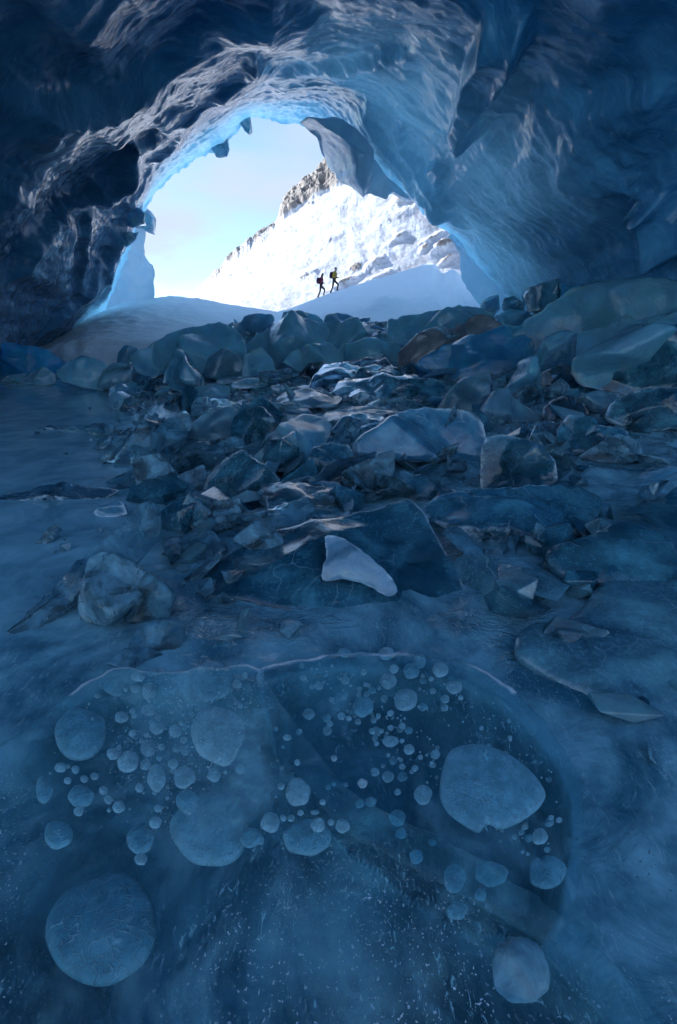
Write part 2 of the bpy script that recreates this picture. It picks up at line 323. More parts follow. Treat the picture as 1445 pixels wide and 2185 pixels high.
cr_ = [catmull(r, NA) for r in CT]
O1 = widen(cr_[0], 1.04, .5, 1.06); O2 = widen(cr_[0], 1.25, 1.2, 1.28); O3 = widen(cr_[0], 1.9, .4, 1.75); O4 = widen(cr_[0], 3.4, -3, 2.4)
O5 = arch(9, -56, 52, 28); O5 = catmull(O5, NA); O6 = catmull(arch(-4, -52, 50, 26), NA); O6b = catmull(arch(-2.5, -13.5, 13.5, 12.5), NA)
K = np.array([O6, O5, O4, O3, O2, O1] + cr_ + [O6b])
nseg = [6, 10, 12, 14, 14, 12, 70, 90, 80, 40, 16, 10, 3]
rows = []; KK = np.vstack([K[:1] * 2 - K[1:2], K, K[-1:] * 2 - K[-2:-1]])
seg_id = []
for i in range(len(K) - 1):
    a, b, c, d = KK[i:i + 4]
    for t in np.linspace(0, 1, nseg[i], endpoint=False):
        if 5 <= i <= 9:
            m1 = (c - a) / 2; m2 = (d - b) / 2
            if i == 5: m1 = (c - b); 
            if i == 6: m1 = (c - b) * .8
            h = (2 * t ** 3 - 3 * t ** 2 + 1) * b + (t ** 3 - 2 * t ** 2 + t) * m1 + (-2 * t ** 3 + 3 * t ** 2) * c + (t ** 3 - t ** 2) * m2
        else: h = b + (c - b) * t
        rows.append(h); seg_id.append(i + t)
rows.append(K[-1]); seg_id.append(len(K) - 1.)
G = np.array(rows); SEG = np.array(seg_id)             # (rows, NA, 3)
# surface normals pointing into the cave (towards its axis)
def gnorm(G):
    du = np.gradient(G, axis=0); dv = np.gradient(G, axis=1); n = np.cross(du, dv); n /= np.linalg.norm(n, axis=-1, keepdims=True) + 1e-9; return n
Nn = gnorm(G); mid = np.argmin(np.abs(SEG - 8)); 
if Nn[mid, NA // 2, 2] > 0: Nn = -Nn
inner = sst(SEG, 6.0, 6.9)[:, None] * 1.0
PX, PY, AD = project(G)
Pq = G * np.array([.55, .35, .8])
lump = fbm(Pq * .3, 3) * .75 + ridged(Pq * np.array([.45, .3, .55]) + 4, 3) * .30
# long flowing flutes swept up and towards the mouth
th = np.linspace(0, 1, NA)[None, :]; fl = ridged(xyz(G[..., 0] * .5 + G[..., 2] * .25, G[..., 1] * .14, G[..., 2] * .5 - G[..., 0] * .2), 4)
wL = sst(-G[..., 0], -2, 5)
scal = ridged(G * np.array([1.5, .8, 1.5]) + 9, 3)
rimw = np.exp(-((SEG[:, None] - 6.45) / .55) ** 2)
roof = np.abs(Nn[..., 2]) ** 1.5
warp = G + .5 * np.stack([fbm(G * .3, 2), fbm(G * .3 + 5, 2), fbm(G * .3 + 11, 2)], -1)
rip = roof * ridged(warp * np.array([.55, 2.0, .55]), 4) + (1 - roof) * ridged(warp * np.array([.5, .38, 1.9]) + 3, 4)
lay = (1 - roof) * ridged(warp * np.array([.25, .16, .85]) + 13, 3) + roof * ridged(warp * np.array([.2, .6, .2]) + 13, 3)
inner2 = sst(SEG, 6.1, 8.2)[:, None]
D = lump * .85 * inner2 + (fl * .08 * wL + lay * .24 * (.35 + .65 * inner2) + rip * .07 + scal * .04) * inner + (scal * .10 * rimw + .02 * ridged(G * 3.2, 3)) * sst(SEG, 5.9, 6.3)[:, None]
D = D - .32 * inner
# folds and ledges traced along the walls: a lip that stands proud on one side and falls off on the other
def dist_poly(px, py, poly):
    best = np.full(px.shape, 1e9); sgn = np.zeros(px.shape); tt = np.zeros(px.shape); L = 0
    P = np.array(poly, float); seg = np.linalg.norm(np.diff(P, axis=0), axis=1); tot = seg.sum(); acc = 0
    for (a, b, l) in zip(P[:-1], P[1:], seg):
        d = b - a; t = np.clip(((px - a[0]) * d[0] + (py - a[1]) * d[1]) / (l * l), 0, 1)
        qx = px - (a[0] + d[0] * t); qy = py - (a[1] + d[1] * t); dd = np.hypot(qx, qy); m = dd < best
        best = np.where(m, dd, best); sgn = np.where(m, np.sign(d[0] * qy - d[1] * qx), sgn); tt = np.where(m, (acc + t * l) / tot, tt); acc += l
    return best, sgn, tt
FOLDS = [  # (points, height m, soft side width px, sharp side width px); soft side is to the right of travel
    ([(0, 590), (60, 500), (130, 440), (185, 420), (200, 395), (280, 310)], .55, 70, 9),
    ([(140, 640), (150, 560), (152, 480), (170, 440), (185, 425)], .40, 60, 6),
    ([(60, 735), (160, 620), (215, 520), (260, 420), (320, 330), (380, 240)], .5, 90, 10),
    ([(195, 720), (205, 640), (200, 560), (235, 480), (275, 440), (290, 400)], .5, 55, 7),
    ([(182, 428), (192, 380), (230, 350), (262, 318), (275, 285), (350, 276)], .45, 45, 5),
    ([(230, 690), (262, 600), (262, 545)], .6, 40, 7),
    ([(0, 170), (120, 200), (250, 175), (420, 100), (540, 60), (720, 45)], .6, 120, 16),
    ([(300, 250), (400, 200), (520, 130), (560, 90)], .45, 70, 10),
    ([(560, 165), (680, 130), (760, 140), (900, 100)], .35, 60, 8),
    ([(1035, 275), (1015, 190), (1020, 120), (1060, 10)], .55, 60, 12),
    ([(1130, 0), (1125, 80), (1090, 140), (1040, 200), (1035, 280)], .7, 60, 8),
    ([(865, 230), (870, 300), (900, 360), (950, 420), (965, 470)], .5, 45, 8),
    ([(930, 330), (950, 360), (940, 400), (985, 440)], .4, 45, 7),
    ([(1120, 215), (1250, 225), (1445, 180)], .35, 90, 24),
    ([(1445, 420), (1400, 400), (1320, 370), (1200, 360)], .35, 60, 20),
    ([(775, 215), (800, 280), (860, 340), (930, 420), (1010, 500)], .5, 36, 8),
    ([(1445, 545), (1420, 490), (1392, 420), (1445, 400)], .8, 60, 8),
]
for pts, hh, ws, wh in FOLDS:
    dd, sg, tt = dist_poly(PX + 9 * fbm(G * .9, 2), PY + 9 * fbm(G * .9 + 7, 2), pts)
    prof = np.where(sg > 0, np.exp(-(dd / ws) ** 1.3), np.exp(-(dd / wh) ** 2)); end = sst(tt, 0, .12) * sst(1 - tt, 0, .12)
    D = D + hh * prof * end * inner * (.45 + .55 * inner2) * (AD > 5)
low = sst(np.arange(NA) / NA, 0, .02) * sst(1 - np.arange(NA) / NA, 0, .02)
G2 = G + Nn * D[..., None]
# ragged hanging lip along the rim
rag = np.exp(-((SEG[:, None] - 6.0) / .10) ** 2) * (.28 * ridged(G * 1.1, 4) - .10)
G2 = G2 + Nn * rag[..., None]
F = grid_faces(G2.shape[0], NA)
if Nn[mid, NA // 2, 2] < 0:
    a, b, c = G2[mid, NA // 2], G2[mid + 1, NA // 2], G2[mid, NA // 2 + 1]
    if np.cross(b - a, c - a)[2] > 0: F = F[:, ::-1]
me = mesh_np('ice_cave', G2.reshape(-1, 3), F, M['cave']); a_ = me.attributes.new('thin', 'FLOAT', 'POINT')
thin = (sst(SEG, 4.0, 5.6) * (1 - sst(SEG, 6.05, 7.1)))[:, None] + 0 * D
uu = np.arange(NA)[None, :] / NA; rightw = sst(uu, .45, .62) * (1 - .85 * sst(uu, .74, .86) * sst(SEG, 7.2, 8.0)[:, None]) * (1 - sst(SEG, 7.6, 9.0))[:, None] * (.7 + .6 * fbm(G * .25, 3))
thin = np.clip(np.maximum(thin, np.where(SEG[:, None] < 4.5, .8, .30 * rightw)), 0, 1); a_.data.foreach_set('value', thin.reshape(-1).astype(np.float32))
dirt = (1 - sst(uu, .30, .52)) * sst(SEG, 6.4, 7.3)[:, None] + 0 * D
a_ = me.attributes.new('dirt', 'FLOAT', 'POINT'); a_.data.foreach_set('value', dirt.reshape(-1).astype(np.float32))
a_ = me.attributes.new('roof', 'FLOAT', 'POINT'); a_.data.foreach_set('value', roof.reshape(-1).astype(np.float32))
cave = link('ice_cave', me, kind='structure')

# ------------------------------------------------------------------ snow outside
cp = np.array([(150, 672, 29), (200, 668, 29), (250, 655, 29.5), (300, 641, 30), (370, 633, 30), (430, 638, 30), (500, 653, 31), (560, 661, 32), (598, 667, 34), (640, 655, 37), (690, 634, 39), (720, 624, 39), (760, 611, 39), (800, 598, 38.5),
    (850, 583, 38), (900, 569, 37), (940, 574, 36), (965, 588, 35), (990, 608, 34), (1035, 648, 32), (1080, 672, 30), (1130, 690, 29)])
CPW = at(cp[:, 0], cp[:, 1], cp[:, 2])
def crest(X): return np.interp(X, CPW[:, 0], CPW[:, 1]), np.interp(X, CPW[:, 0], CPW[:, 2])
def snow_h(X, Y, det=True):
    cy_, cz = crest(X); b = 1.0 + .35 * sst(X, -6, 0) - .6 * sst(-X, 10, 14)
    f = sst((Y - 19.5) / (cy_ - 19.5), 0, 1); z = b + (cz - b) * f
    z = -.5 + (z + .5) * sst(Y, 16.5, 20.3)
    z = np.where(Y > cy_, cz - (cz + .5) * sst((Y - cy_) / 22, 0, 1), z)
    if det:
        z = z + (.07 * fbm(xyz(X, Y) * .5, 4) + .05 * np.abs(fbm(xyz(X, Y, 7) * 1.6, 3))) * sst(Y, 19, 24)
        z = z + .22 * ridged(xyz(X, Y) * 1.1, 4) * np.exp(-((X + 10.8) / 2.0) ** 2) * (1 - sst(Y, 25, 28.5))     # slumped bank on the left
        gx = 5.7 + 1.6 * sst(Y, 25, 36) ; z = z + (.28 * np.exp(-((X - gx - .35 * np.sin(Y * .35)) / .9) ** 2) - .62 * np.exp(-((X - gx - .35 * np.sin(Y * .35)) / .42) ** 2)) * sst(Y, 24, 27)  # trodden trench
        z = z + .35 * np.exp(-(((X - 2.6) / 1.0) ** 2 + ((Y - 27.5) / 1.2) ** 2)) * (1 + .5 * ridged(xyz(X, Y) * 1.5, 3))
    return z
xs = np.linspace(-40, 40, 520); ys = np.r_[np.linspace(15.5, 42, 300), np.linspace(42.5, 75, 50)]
XX, YY = np.meshgrid(xs, ys, indexing='ij'); ZZ = snow_h(XX, YY)
snow_m = link('snow_mound', mesh_np('snow_mound', np.stack([XX, YY, ZZ], -1).reshape(-1, 3), grid_faces(520, 350), M['snow']), kind='structure')
gx = np.array([-4000, -400, -60, 60, 400, 4000.]); gy = np.array([22, 60, 400, 5000.])
XX, YY = np.meshgrid(gx, gy, indexing='ij')
link('snow_ground', mesh_np('snow_ground', np.stack([XX, YY, 0 * XX - .55], -1).reshape(-1, 3), grid_faces(6, 4), M['snow']), kind='structure')

# unseen ridge added left outside the mouth to keep sun off the snow mound
ny_, nx_ = 60, 26; gy = np.linspace(23, 72, ny_); gu = np.linspace(0, 1, nx_); YY, UU = np.meshgrid(gy, gu, indexing='ij')
XX = -27 - 10 * UU ** 1.5 - 9 * sst(YY, 44, 72) + 1.2 * fbm(xyz(YY * .2, UU * 2), 3); ZZ = -1 + 31 * np.sqrt(UU) * (1 - .3 * sst(YY, 58, 72)) + 1.0 * fbm(xyz(YY * .15, UU, 4), 3)
V1 = np.stack([XX, YY, ZZ], -1); V2 = V1[:, -1:] + np.array([-25., 0, 1.]); V3 = V2 + np.array([-3., 0, -30.]); V1 = np.concatenate([V1, V2, V3], 1)
cap = V1[-1:] * np.array([1, 1, 0]) + np.array([-2, 1.5, -1.]); V1 = np.concatenate([V1, cap], 0)
link('added_shade_ridge', mesh_np('added_shade_ridge', V1.reshape(-1, 3), grid_faces(ny_ + 1, nx_ + 2), M['snow']), kind='structure')

# ------------------------------------------------------------------ mountain
def mount_mat():
    t = NT('mountain'); v = t.pos(); nz = t.n('ShaderNodeSeparateXYZ'); t.l(t.geo.outputs['Normal'], nz.inputs[0])
    at_ = t.n('ShaderNodeAttribute', attribute_name='rock')
    n1 = t.noise(t.pos((1, 1, 1.8)), .13, 8, .66, .8); n2 = t.noise(v, .9, 6, .75)
    s = t.math('ADD', t.math('MULTIPLY', at_.outputs['Fac'], 1.25), t.math('ADD', t.math('MULTIPLY', t.math('SUBTRACT', n2, .5), 1.35), t.math('MULTIPLY', t.math('SUBTRACT', n1, .5), .9)))
    f = t.ramp(s, [(.40, 0.0), (.56, 1.0)])
    rock = t.mixc(t.ramp(t.noise(v, .2, 5, .6), [(.4, 0.0), (.62, 1.0)]), (.20, .185, .185), (.34, .31, .29))
    rock = t.mixc(t.ramp(t.noise(v, .9, 4, .8), [(.35, .7), (.6, 0.0)]), rock, (.08, .08, .085))
    col = t.mixc(f, t.mixc(t.ramp(t.noise(v, .2, 7, .75), [(.40, 0.0), (.60, .9)]), (.54, .58, .66), (.32, .335, .38)), rock)
    nb = t.bump(t.math('ADD', n2, t.math('MULTIPLY', n1, 1.5)), .45, 1.2)
    return t.done(t.bsdf(Base_Color=col, Roughness=.8, Normal=nb, Specular_IOR_Level=.2).outputs[0])
M['mount'] = mount_mat()
sil = np.array([(-900, 700), (0, 690), (330, 672), (405, 634), (440, 600), (470, 573), (485, 550), (520, 522), (560, 492), (590, 472), (606, 425), (640, 392), (672, 362), (700, 330), (724, 306), (760, 262), (800, 228), (860, 190), (940, 168), (1040, 176),
    (1200, 215), (1500, 300), (2400, 520)])
nu, nv = 900, 420; u = np.r_[np.linspace(-900, 330, 60, endpoint=False), np.linspace(330, 1080, 740), np.linspace(1084, 2400, 100)]
top = np.interp(u, sil[:, 0], sil[:, 1]); top = top + 5 * perlin(xyz(u * .06, 0)) * sst(u, 400, 470) + 2.4 * perlin(xyz(u * .2, 3)) * sst(u, 400, 470)
vv = np.linspace(0, 1, nv)
base_y = 700
YD = lambda v: 150 + 88 * v
D0 = YD(vv)[None, :] * (1 + 0 * u[:, None]) ; uf = np.arange(-1100, 2600, 5.); kf = np.exp(-(np.arange(-200, 201, 5.) / 75) ** 2); tf = np.convolve(np.interp(uf, sil[:, 0], sil[:, 1]), kf / kf.sum(), 'same'); tsm = np.interp(u, uf, tf) + 14
PYm = base_y + (tsm[:, None] - base_y) * vv[None, :] + (top - tsm)[:, None] * (vv ** 5)[None, :]
P = at(np.broadcast_to(u[:, None], D0.shape), PYm, D0)
rockm = np.zeros(D0.shape)
U_, PY_ = np.broadcast_to(u[:, None], D0.shape), PYm
def below(poly):  # how far below the polyline y(x), in px (positive = below)
    p = np.array(poly, float); return PY_ - np.interp(U_, p[:, 0], p[:, 1])
cliff = [(585, 482), (600, 472), (660, 430), (720, 398), (760, 378), (800, 350), (1000, 300)]
bb = below(cliff); rockm = np.maximum(rockm, sst(-bb, -4, 8) * sst(U_, 588, 600) * .85)
lw = below([(300, 700), (405, 634), (470, 573), (485, 550), (520, 522), (560, 492), (590, 472), (700, 500)])
rockm = np.maximum(rockm, .50 * (1 - sst(lw, 6, 34)) * sst(U_, 400, 475) * (1 - sst(U_, 580, 600)))
def blob(cx, cy, rx, ry, a, ang=-.5):
    c, s = math.cos(ang), math.sin(ang); x = U_ - cx; y = PY_ - cy; p = (x * c + y * s) / rx; q = (-x * s + y * c) / ry
    return a * np.exp(-(p * p + q * q) * (1 + .5 * fbm(xyz(U_ * .05, PY_ * .05), 3)))
for b_ in [(760, 572, 18, 9, .62), (800, 560, 40, 8, .42), (848, 512, 22, 5, .42), (945, 524, 28, 8, .64), (925, 510, 30, 5, .42), (905, 532, 10, 6, .5), (855, 430, 28, 8, .55), (660, 470, 90, 14, .30), (660, 440, 14, 4, .42),
           (740, 600, 60, 8, .40), (655, 590, 50, 8, .36), (840, 470, 60, 10, .28), (560, 560, 80, 12, .30), (690, 520, 60, 10, .26), (955, 555, 18, 4, .55), (440, 620, 50, 14, .34), (620, 540, 50, 16, .27), (790, 600, 50, 6, .4), (480, 600, 30, 5, .35)]:
    rockm = np.maximum(rockm, blob(*b_))
d = P - C0; d /= np.linalg.norm(d, axis=-1, keepdims=True)
rel = fbm(P * np.array([.02, .008, .02]), 4) * 4 * sst(vv, .0, .3)[None, :] + fbm(P * np.array([.22, .12, .22]), 4) * .5
rel = rel + rockm * (ridged(P * np.array([.09, .09, .16]), 5) * 9 + ridged(P * .4, 3) * 2.0)
P = P + np.array([0, -.6, .8]) * (.45 * rel * (1 - sst(vv, .97, 1.0) * .6)[None, :])[..., None]
back = P[:, -1:, :] + np.array([0, 120., -40.]); back2 = back + np.array([0, 400., 0]); back2[..., 2] = -2
P = np.concatenate([P, back, back2], axis=1); rk = np.concatenate([rockm, rockm[:, -1:], rockm[:, -1:] * 0], axis=1)
me = mesh_np('mountain', P.reshape(-1, 3), grid_faces(nu, nv + 2), M['mount']); a_ = me.attributes.new('rock', 'FLOAT', 'POINT'); a_.data.foreach_set('value', rk.reshape(-1).astype(np.float32))
link('mountain', me, kind='structure')

# ------------------------------------------------------------------ the frozen floor
# sheet laid out in rings of distance so its grid is fine near the camera and coarse far off
nf, ng = 560, 620
ang = np.linspace(-1, 1, ng); Yd = np.geomspace(.25, 24.5, nf)
vis = Yd[:, None] * .92 + .9; aa_ = np.abs(ang)[None, :]; XX = np.sign(ang)[None, :] * np.where(aa_ < .93, aa_ / .93 * vis, vis + (aa_ - .93) / .07 * np.maximum(.5, 15 - vis)); YY = np.broadcast_to(Yd[:, None], XX.shape).copy()
ZZ = terrain(XX, YY)
NEARCUT = 2.05
# below the two bubble slabs the deep ice lies lower
def poly_in(X, Y, poly, z, shrink):
    P = on_z(np.array(poly, float)[:, 0], np.array(poly, float)[:, 1], z)[:, :2]; ins = np.zeros(X.shape, bool); best = np.full(X.shape, 1e9)
    for a, b in zip(P, np.roll(P, 1, axis=0)):
        c = ((a[1] > Y) != (b[1] > Y)) & (X < (b[0] - a[0]) * (Y - a[1]) / (b[1] - a[1] + 1e-12) + a[0]); ins ^= c
        d = b - a; t = np.clip(((X - a[0]) * d[0] + (Y - a[1]) * d[1]) / (d @ d), 0, 1); best = np.minimum(best, np.hypot(X - a[0] - d[0] * t, Y - a[1] - d[1] * t))
    return sst(np.where(ins, best, -best), shrink, shrink + .07)
PA = [(235, 1420), (330, 1421), (450, 1410), (548, 1413), (585, 1465), (640, 1545), (700, 1622), (790, 1700), (900, 1748), (1000, 1800), (1110, 1870), (1220, 1950), (1350, 2080), (1450, 2260), (1100, 2420), (700, 2440), (200, 2420), (-200, 2250), (-220, 1900), (-120, 1680), (20, 1560), (130, 1480)]
PB = [(540, 1428), (600, 1406), (700, 1389), (800, 1382), (880, 1385), (1000, 1406), (1090, 1456), (1160, 1520), (1215, 1592), (1246, 1662), (1252, 1740), (1240, 1830), (1230, 1920), (1180, 1990), (1050, 1930), (900, 1850), (740, 1760), (640, 1660), (570, 1560)]
ZZ = ZZ - .5 * np.maximum(poly_in(XX, YY, PA, .14, .03), poly_in(XX, YY, PB, .09, .02))
def floor_mat():
    t = NT('floor_ice'); v = t.pos()
    c = t.noise(v, 2.2, 7, .62, .6); f = t.ramp(c, [(.38, 0.0), (.66, 1.0)])
    ra = t.n('ShaderNodeAttribute', attribute_name='rough'); col = t.mixc(f, t.mixc(ra.outputs['Fac'], (.15, .38, .48), (.045, .175, .24)), t.mixc(ra.outputs['Fac'], (.35, .67, .79), (.30, .59, .69)))
    hair = t.noise(t.pos((1, .3, 1), (0, 0, R(30))), 45, 3, .75, 1.5); col = t.mixc(t.ramp(hair, [(.56, 0.0), (.72, .6)]), col, (.45, .68, .74))
    gl = t.ramp(t.noise(v, 120, 1), [(.70, 0.0), (.73, 1.0)]); gm = t.ramp(t.noise(v, 1.4, 3), [(.45, 0.0), (.62, 1.0)]); col = t.mixc(t.math('MULTIPLY', gl, gm), col, (.8, .86, .92))
    sp = t.ramp(t.noise(v, 75, 2, .6), [(.67, 0.0), (.69, 1.0)]); sm = t.ramp(t.noise(v, 1.9, 3, .6), [(.54, 0.0), (.64, .9)]); col = t.mixc(t.math('MULTIPLY', sp, sm), col, (.012, .014, .018))
    h = t.math('ADD', t.noise(v, 3.5, 5, .6, .9), t.math('ADD', t.math('MULTIPLY', t.vor(v, 7, 'SMOOTH_F1', .5), .35), t.math('MULTIPLY', t.noise(v, 40, 3), .06)))
    xyz_ = t.n('ShaderNodeAttribute', attribute_name='rough'); st = t.math('ADD', .06, t.math('MULTIPLY', xyz_.outputs['Fac'], .34))
    bn = t.n('ShaderNodeBump'); bn.inputs['Distance'].default_value = .05; rp = t.n('ShaderNodeAttribute', attribute_name='ripple'); h = t.math('ADD', h, t.math('MULTIPLY', t.math('MULTIPLY', rp.outputs['Fac'], 2.6), t.math('ADD', t.math('MULTIPLY', t.noise(t.pos((1, 1.7, 1)), 9, 3, .55, 1.8), .9), t.math('MULTIPLY', t.noise(v, 34, 4, .65), .12)))); t.l(h, bn.inputs['Height']); t.l(st, bn.inputs['Strength'])
    r = t.ramp(t.noise(v, 1.6, 5, .6), [(.35, .07), (.7, .30)]); r = t.math('ADD', r, t.math('MULTIPLY', t.math('SUBTRACT', 1.0, ra.outputs['Fac']), -.05))
    return t.done(t.bsdf(Base_Color=col, Roughness=r, IOR=1.5, Normal=bn.outputs[0], Coat_Weight=rp.outputs['Fac'], Coat_IOR=1.9, Coat_Roughness=.05, Coat_Normal=bn.outputs[0]).outputs[0])
M['floor'] = floor_mat()
me = mesh_np('ice_floor', np.stack([XX, YY, ZZ], -1).reshape(-1, 3), grid_faces(nf, ng)[:, ::-1], M['floor'])
q = XX - np.interp(YY, XBY, XBX); a_ = me.attributes.new('rough', 'FLOAT', 'POINT'); ro = sst(q, -.2, 1.2)
a_.data.foreach_set('value', ro.reshape(-1).astype(np.float32))
gx_, gy_, _a = project(np.stack([XX, YY, ZZ], -1)); gl = 0 * XX
for cx_, cy2, rx_, ry_ in [(820, 960, 520, 110), (540, 1325, 190, 55), (430, 1150, 110, 70), (620, 1060, 60, 40), (1000, 1330, 70, 30), (1130, 1350, 90, 80), (1330, 1420, 120, 60), (1010, 1190, 90, 90), (300, 860, 150, 30)]:
    gl = np.maximum(gl, np.exp(-(((gx_ - cx_) / rx_) ** 2 + ((gy_ - cy2) / ry_) ** 2) ** 2))
a_ = me.attributes.new('ripple', 'FLOAT', 'POINT'); a_.data.foreach_set('value', gl.reshape(-1).astype(np.float32))
link('ice_floor', me, kind='structure')
gx = np.linspace(-60, 60, 40); gy = np.r_[np.linspace(-90, .3, 20), np.linspace(1, 26, 20)]; XX, YY = np.meshgrid(gx, gy, indexing='ij')
link('lake_bed', mesh_np('lake_bed', np.stack([XX, YY, 0 * XX - .56], -1).reshape(-1, 3), grid_faces(40, 40)[:, ::1], M['floor']), kind='structure')

# ------------------------------------------------------------------ ice blocks
def outline(pts, n, sharp=.35):
    P = np.array(pts, float); k = len(P); Q = np.vstack([P[-1:], P, P[:2]]); out = []
    for i in range(k):
        a, b, c, d = Q[i:i + 4]; t = np.linspace(0, 1, 12, endpoint=False)[:, None]
        cm = .5 * ((2 * b) + (c - a) * t + (2 * a - 5 * b + 4 * c - d) * t ** 2 + (3 * b - 3 * c + d - a) * t ** 3); ln = b + (c - b) * t
        out.append(cm * (1 - sharp) + ln * sharp)
    out = np.vstack(out); out = np.vstack([out, out[:1]]); s = np.r_[0, np.cumsum(np.linalg.norm(np.diff(out, axis=0), axis=1))]
    u = np.linspace(0, s[-1], n, endpoint=False); return np.stack([np.interp(u, s, out[:, j]) for j in (0, 1)], -1)
_seed = [0]
from mathutils.bvhtree import BVHTree
TRACED = []
def hit_obj(o, px, py):
    bv = BVHTree.FromPolygons([o.matrix_world @ v.co if False else v.co + o.location for v in o.data.vertices], [tuple(p.vertices) for p in o.data.polygons])
    h = bv.ray_cast(Vector(C0), Vector(ray(px, py)).normalized()); return np.array(h[0])
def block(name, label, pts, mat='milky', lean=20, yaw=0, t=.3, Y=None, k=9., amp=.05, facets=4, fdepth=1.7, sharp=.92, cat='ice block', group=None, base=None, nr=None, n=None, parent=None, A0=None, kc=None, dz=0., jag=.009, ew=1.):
    """a rounded slab or boulder of ice: its broad face lies on a leaning plane through its foot; t = half thickness as a share of its size"""
    _seed[0] += 1; rs = np.random.RandomState(_seed[0] * 13 + 5)
    px = np.array(pts, float); ext = np.ptp(px, axis=0).max()
    n = n or int(np.clip(ext / 3.2, 36, 150)); nr = nr or int(np.clip(ext / 12, 9, 40))
    o = outline(pts, n, sharp); of = xyz(o[:, 0], o[:, 1]) * (13. / ext); o = o + ext * jag * np.stack([fbm(of, 3), fbm(of + 40, 3)], -1) * 1.6
    if base is None: j = np.argmax(px[:, 1]); base = px[j]
    A = hit_ground(*base) if Y is None else at(base[0], base[1], Y)
    if A0 is not None: A = A0
    A = A + np.array((0, 0, dz))
    L, Yw = R(lean), R(yaw)
    nrm = np.array((math.sin(Yw) * math.cos(L), -math.cos(Yw) * math.cos(L), math.sin(L)))
    d = ray(o[:, 0], o[:, 1]); den = d @ nrm; den = np.where(den > -.02, -.02, den); tt = ((A - C0) @ nrm) / den; P = C0 + d * tt[:, None]
    e1 = np.cross((0, 0, 1), nrm); e1 /= np.linalg.norm(e1); e2 = np.cross(nrm, e1)
    c = P.mean(0) if kc is None else (C0 + ray(*kc) * (((A - C0) @ nrm) / (ray(*kc) @ nrm)))
    a = (P - c) @ e1; b = (P - c) @ e2; size = math.sqrt(np.ptp(a) * np.ptp(b)); T = t * size / 2 * (1.5 if lean < 45 else 1)
    s = 1 - (1 - np.linspace(0, 1, nr + 1)) ** 2.2; s = s[1:]
    ca, sa = a[:, None] * s, b[:, None] * s                                  # (n, nr)
    prof = (1 - s ** k) ** (1 / k); prof[-1] = 0; Rz = size / 2
    def face(sign):
        f = np.ones_like(ca)
        for q in range(facets):
            ph = rs.uniform(0, 2 * math.pi); off = rs.uniform(-.35, .5); sl = rs.uniform(.35, 1.2) * fdepth
            f = f - np.maximum(0, (ca * math.cos(ph) + sa * math.sin(ph)) / Rz - off) * sl
        f = np.maximum(f, .12 + .1 * f); h = T * prof[None, :] * f * (1 if sign > 0 else 1.8)
        w3 = c + ca[..., None] * e1 + sa[..., None] * e2 + (sign * h)[..., None] * nrm
        nz = fbm(w3 * (2.2 / size) + _seed[0], 3) * amp * .8 * size * (s[None, :] < 2) * np.minimum(1, prof + .25)[None, :]
        nz = nz + (ridged(w3 * (2.6 / size) + 3 + _seed[0], 2) - .2) * amp * .9 * size * prof[None, :]
        return w3 + (sign * nz * (.9 if sign > 0 else 1))[..., None] * nrm
    Fr = face(1); Bk = face(-1)
    Bk[:, -1] = Fr[:, -1]
    cF = Fr[:, 0].mean(0); cB = Bk[:, 0].mean(0)
    wig = (fbm(Fr[:, -1] * (6 / size) + 2, 3) * amp * .35 * size)
    V = np.vstack([Fr.reshape(-1, 3), Bk[:, :-1].reshape(-1, 3), cF[None], cB[None]]); nF = n * nr
    i = np.arange(n); i2 = (i + 1) % n; quads = []
    for j in range(nr - 1): quads.append(np.stack([i * nr + j, i * nr + j + 1, i2 * nr + j + 1, i2 * nr + j], -1))
    m = nr - 1
    for j in range(m - 1): quads.append(np.stack([nF + i * m + j, nF + i2 * m + j, nF + i2 * m + j + 1, nF + i * m + j + 1], -1))
    quads.append(np.stack([nF + i * m + m - 1, nF + i2 * m + m - 1, i2 * nr + nr - 1, i * nr + nr - 1], -1))
    Q = np.vstack(quads); cf, cb = len(V) - 2, len(V) - 1
    foot = V[np.argmin(V[:, 2])].copy() if parent is None else np.zeros(3)
    me = bpy.data.meshes.new(name); me.from_pydata([tuple(x) for x in (V - foot)], [], [tuple(map(int, x)) for x in Q] + [(cf, int(p) * nr, int(r) * nr) for p, r in zip(i, i2)] + [(cb, nF + int(r) * m, nF + int(p) * m) for p, r in zip(i, i2)])
    me.polygons.foreach_set('use_smooth', [True] * len(me.polygons)); me.materials.append(M[mat]); me.update()
    edge_glint_w = np.zeros(len(V), np.float32); edge_glint_w[:nF] = np.tile(np.exp(-((1 - s) * size / 2 / (.012 + .0016 * float(np.linalg.norm(A - C0)))) ** 2) * np.clip(1.2 - .12 * size, .3, 1) * ew, n); aa = me.attributes.new('edge', 'FLOAT', 'POINT'); aa.data.foreach_set('value', edge_glint_w)  # weight of the painted highlight near the outline
    # outward normals
    bm = bmesh.new(); bm.from_mesh(me); bmesh.ops.recalc_face_normals(bm, faces=bm.faces); bm.to_mesh(me); bm.free()
    if parent is None: TRACED.append((px.mean(0), label))
    return link(name, me, parent=parent, label=label, cat=None if parent else cat, group=group, loc=None if parent else foot)
def q(s, ox, oy, pts): return [(ox + u / s, oy + v / s) for u, v in pts]
A7 = lambda p: q(2.223, 150, 600, p)
A8 = lambda p: q(1.94, 700, 620, p)
A5 = lambda p: q(2.4286, 850, 350, p)
A2 = lambda p: q(2.408, 400, 850, p)
A3 = lambda p: q(2.064, 0, 1050, p)
A4 = lambda p: q(2.24, 800, 1000, p)
A1 = lambda p: q(2.58, 0, 780, p)
A9 = lambda p: q(2.89, 0, 350, p)
B = block
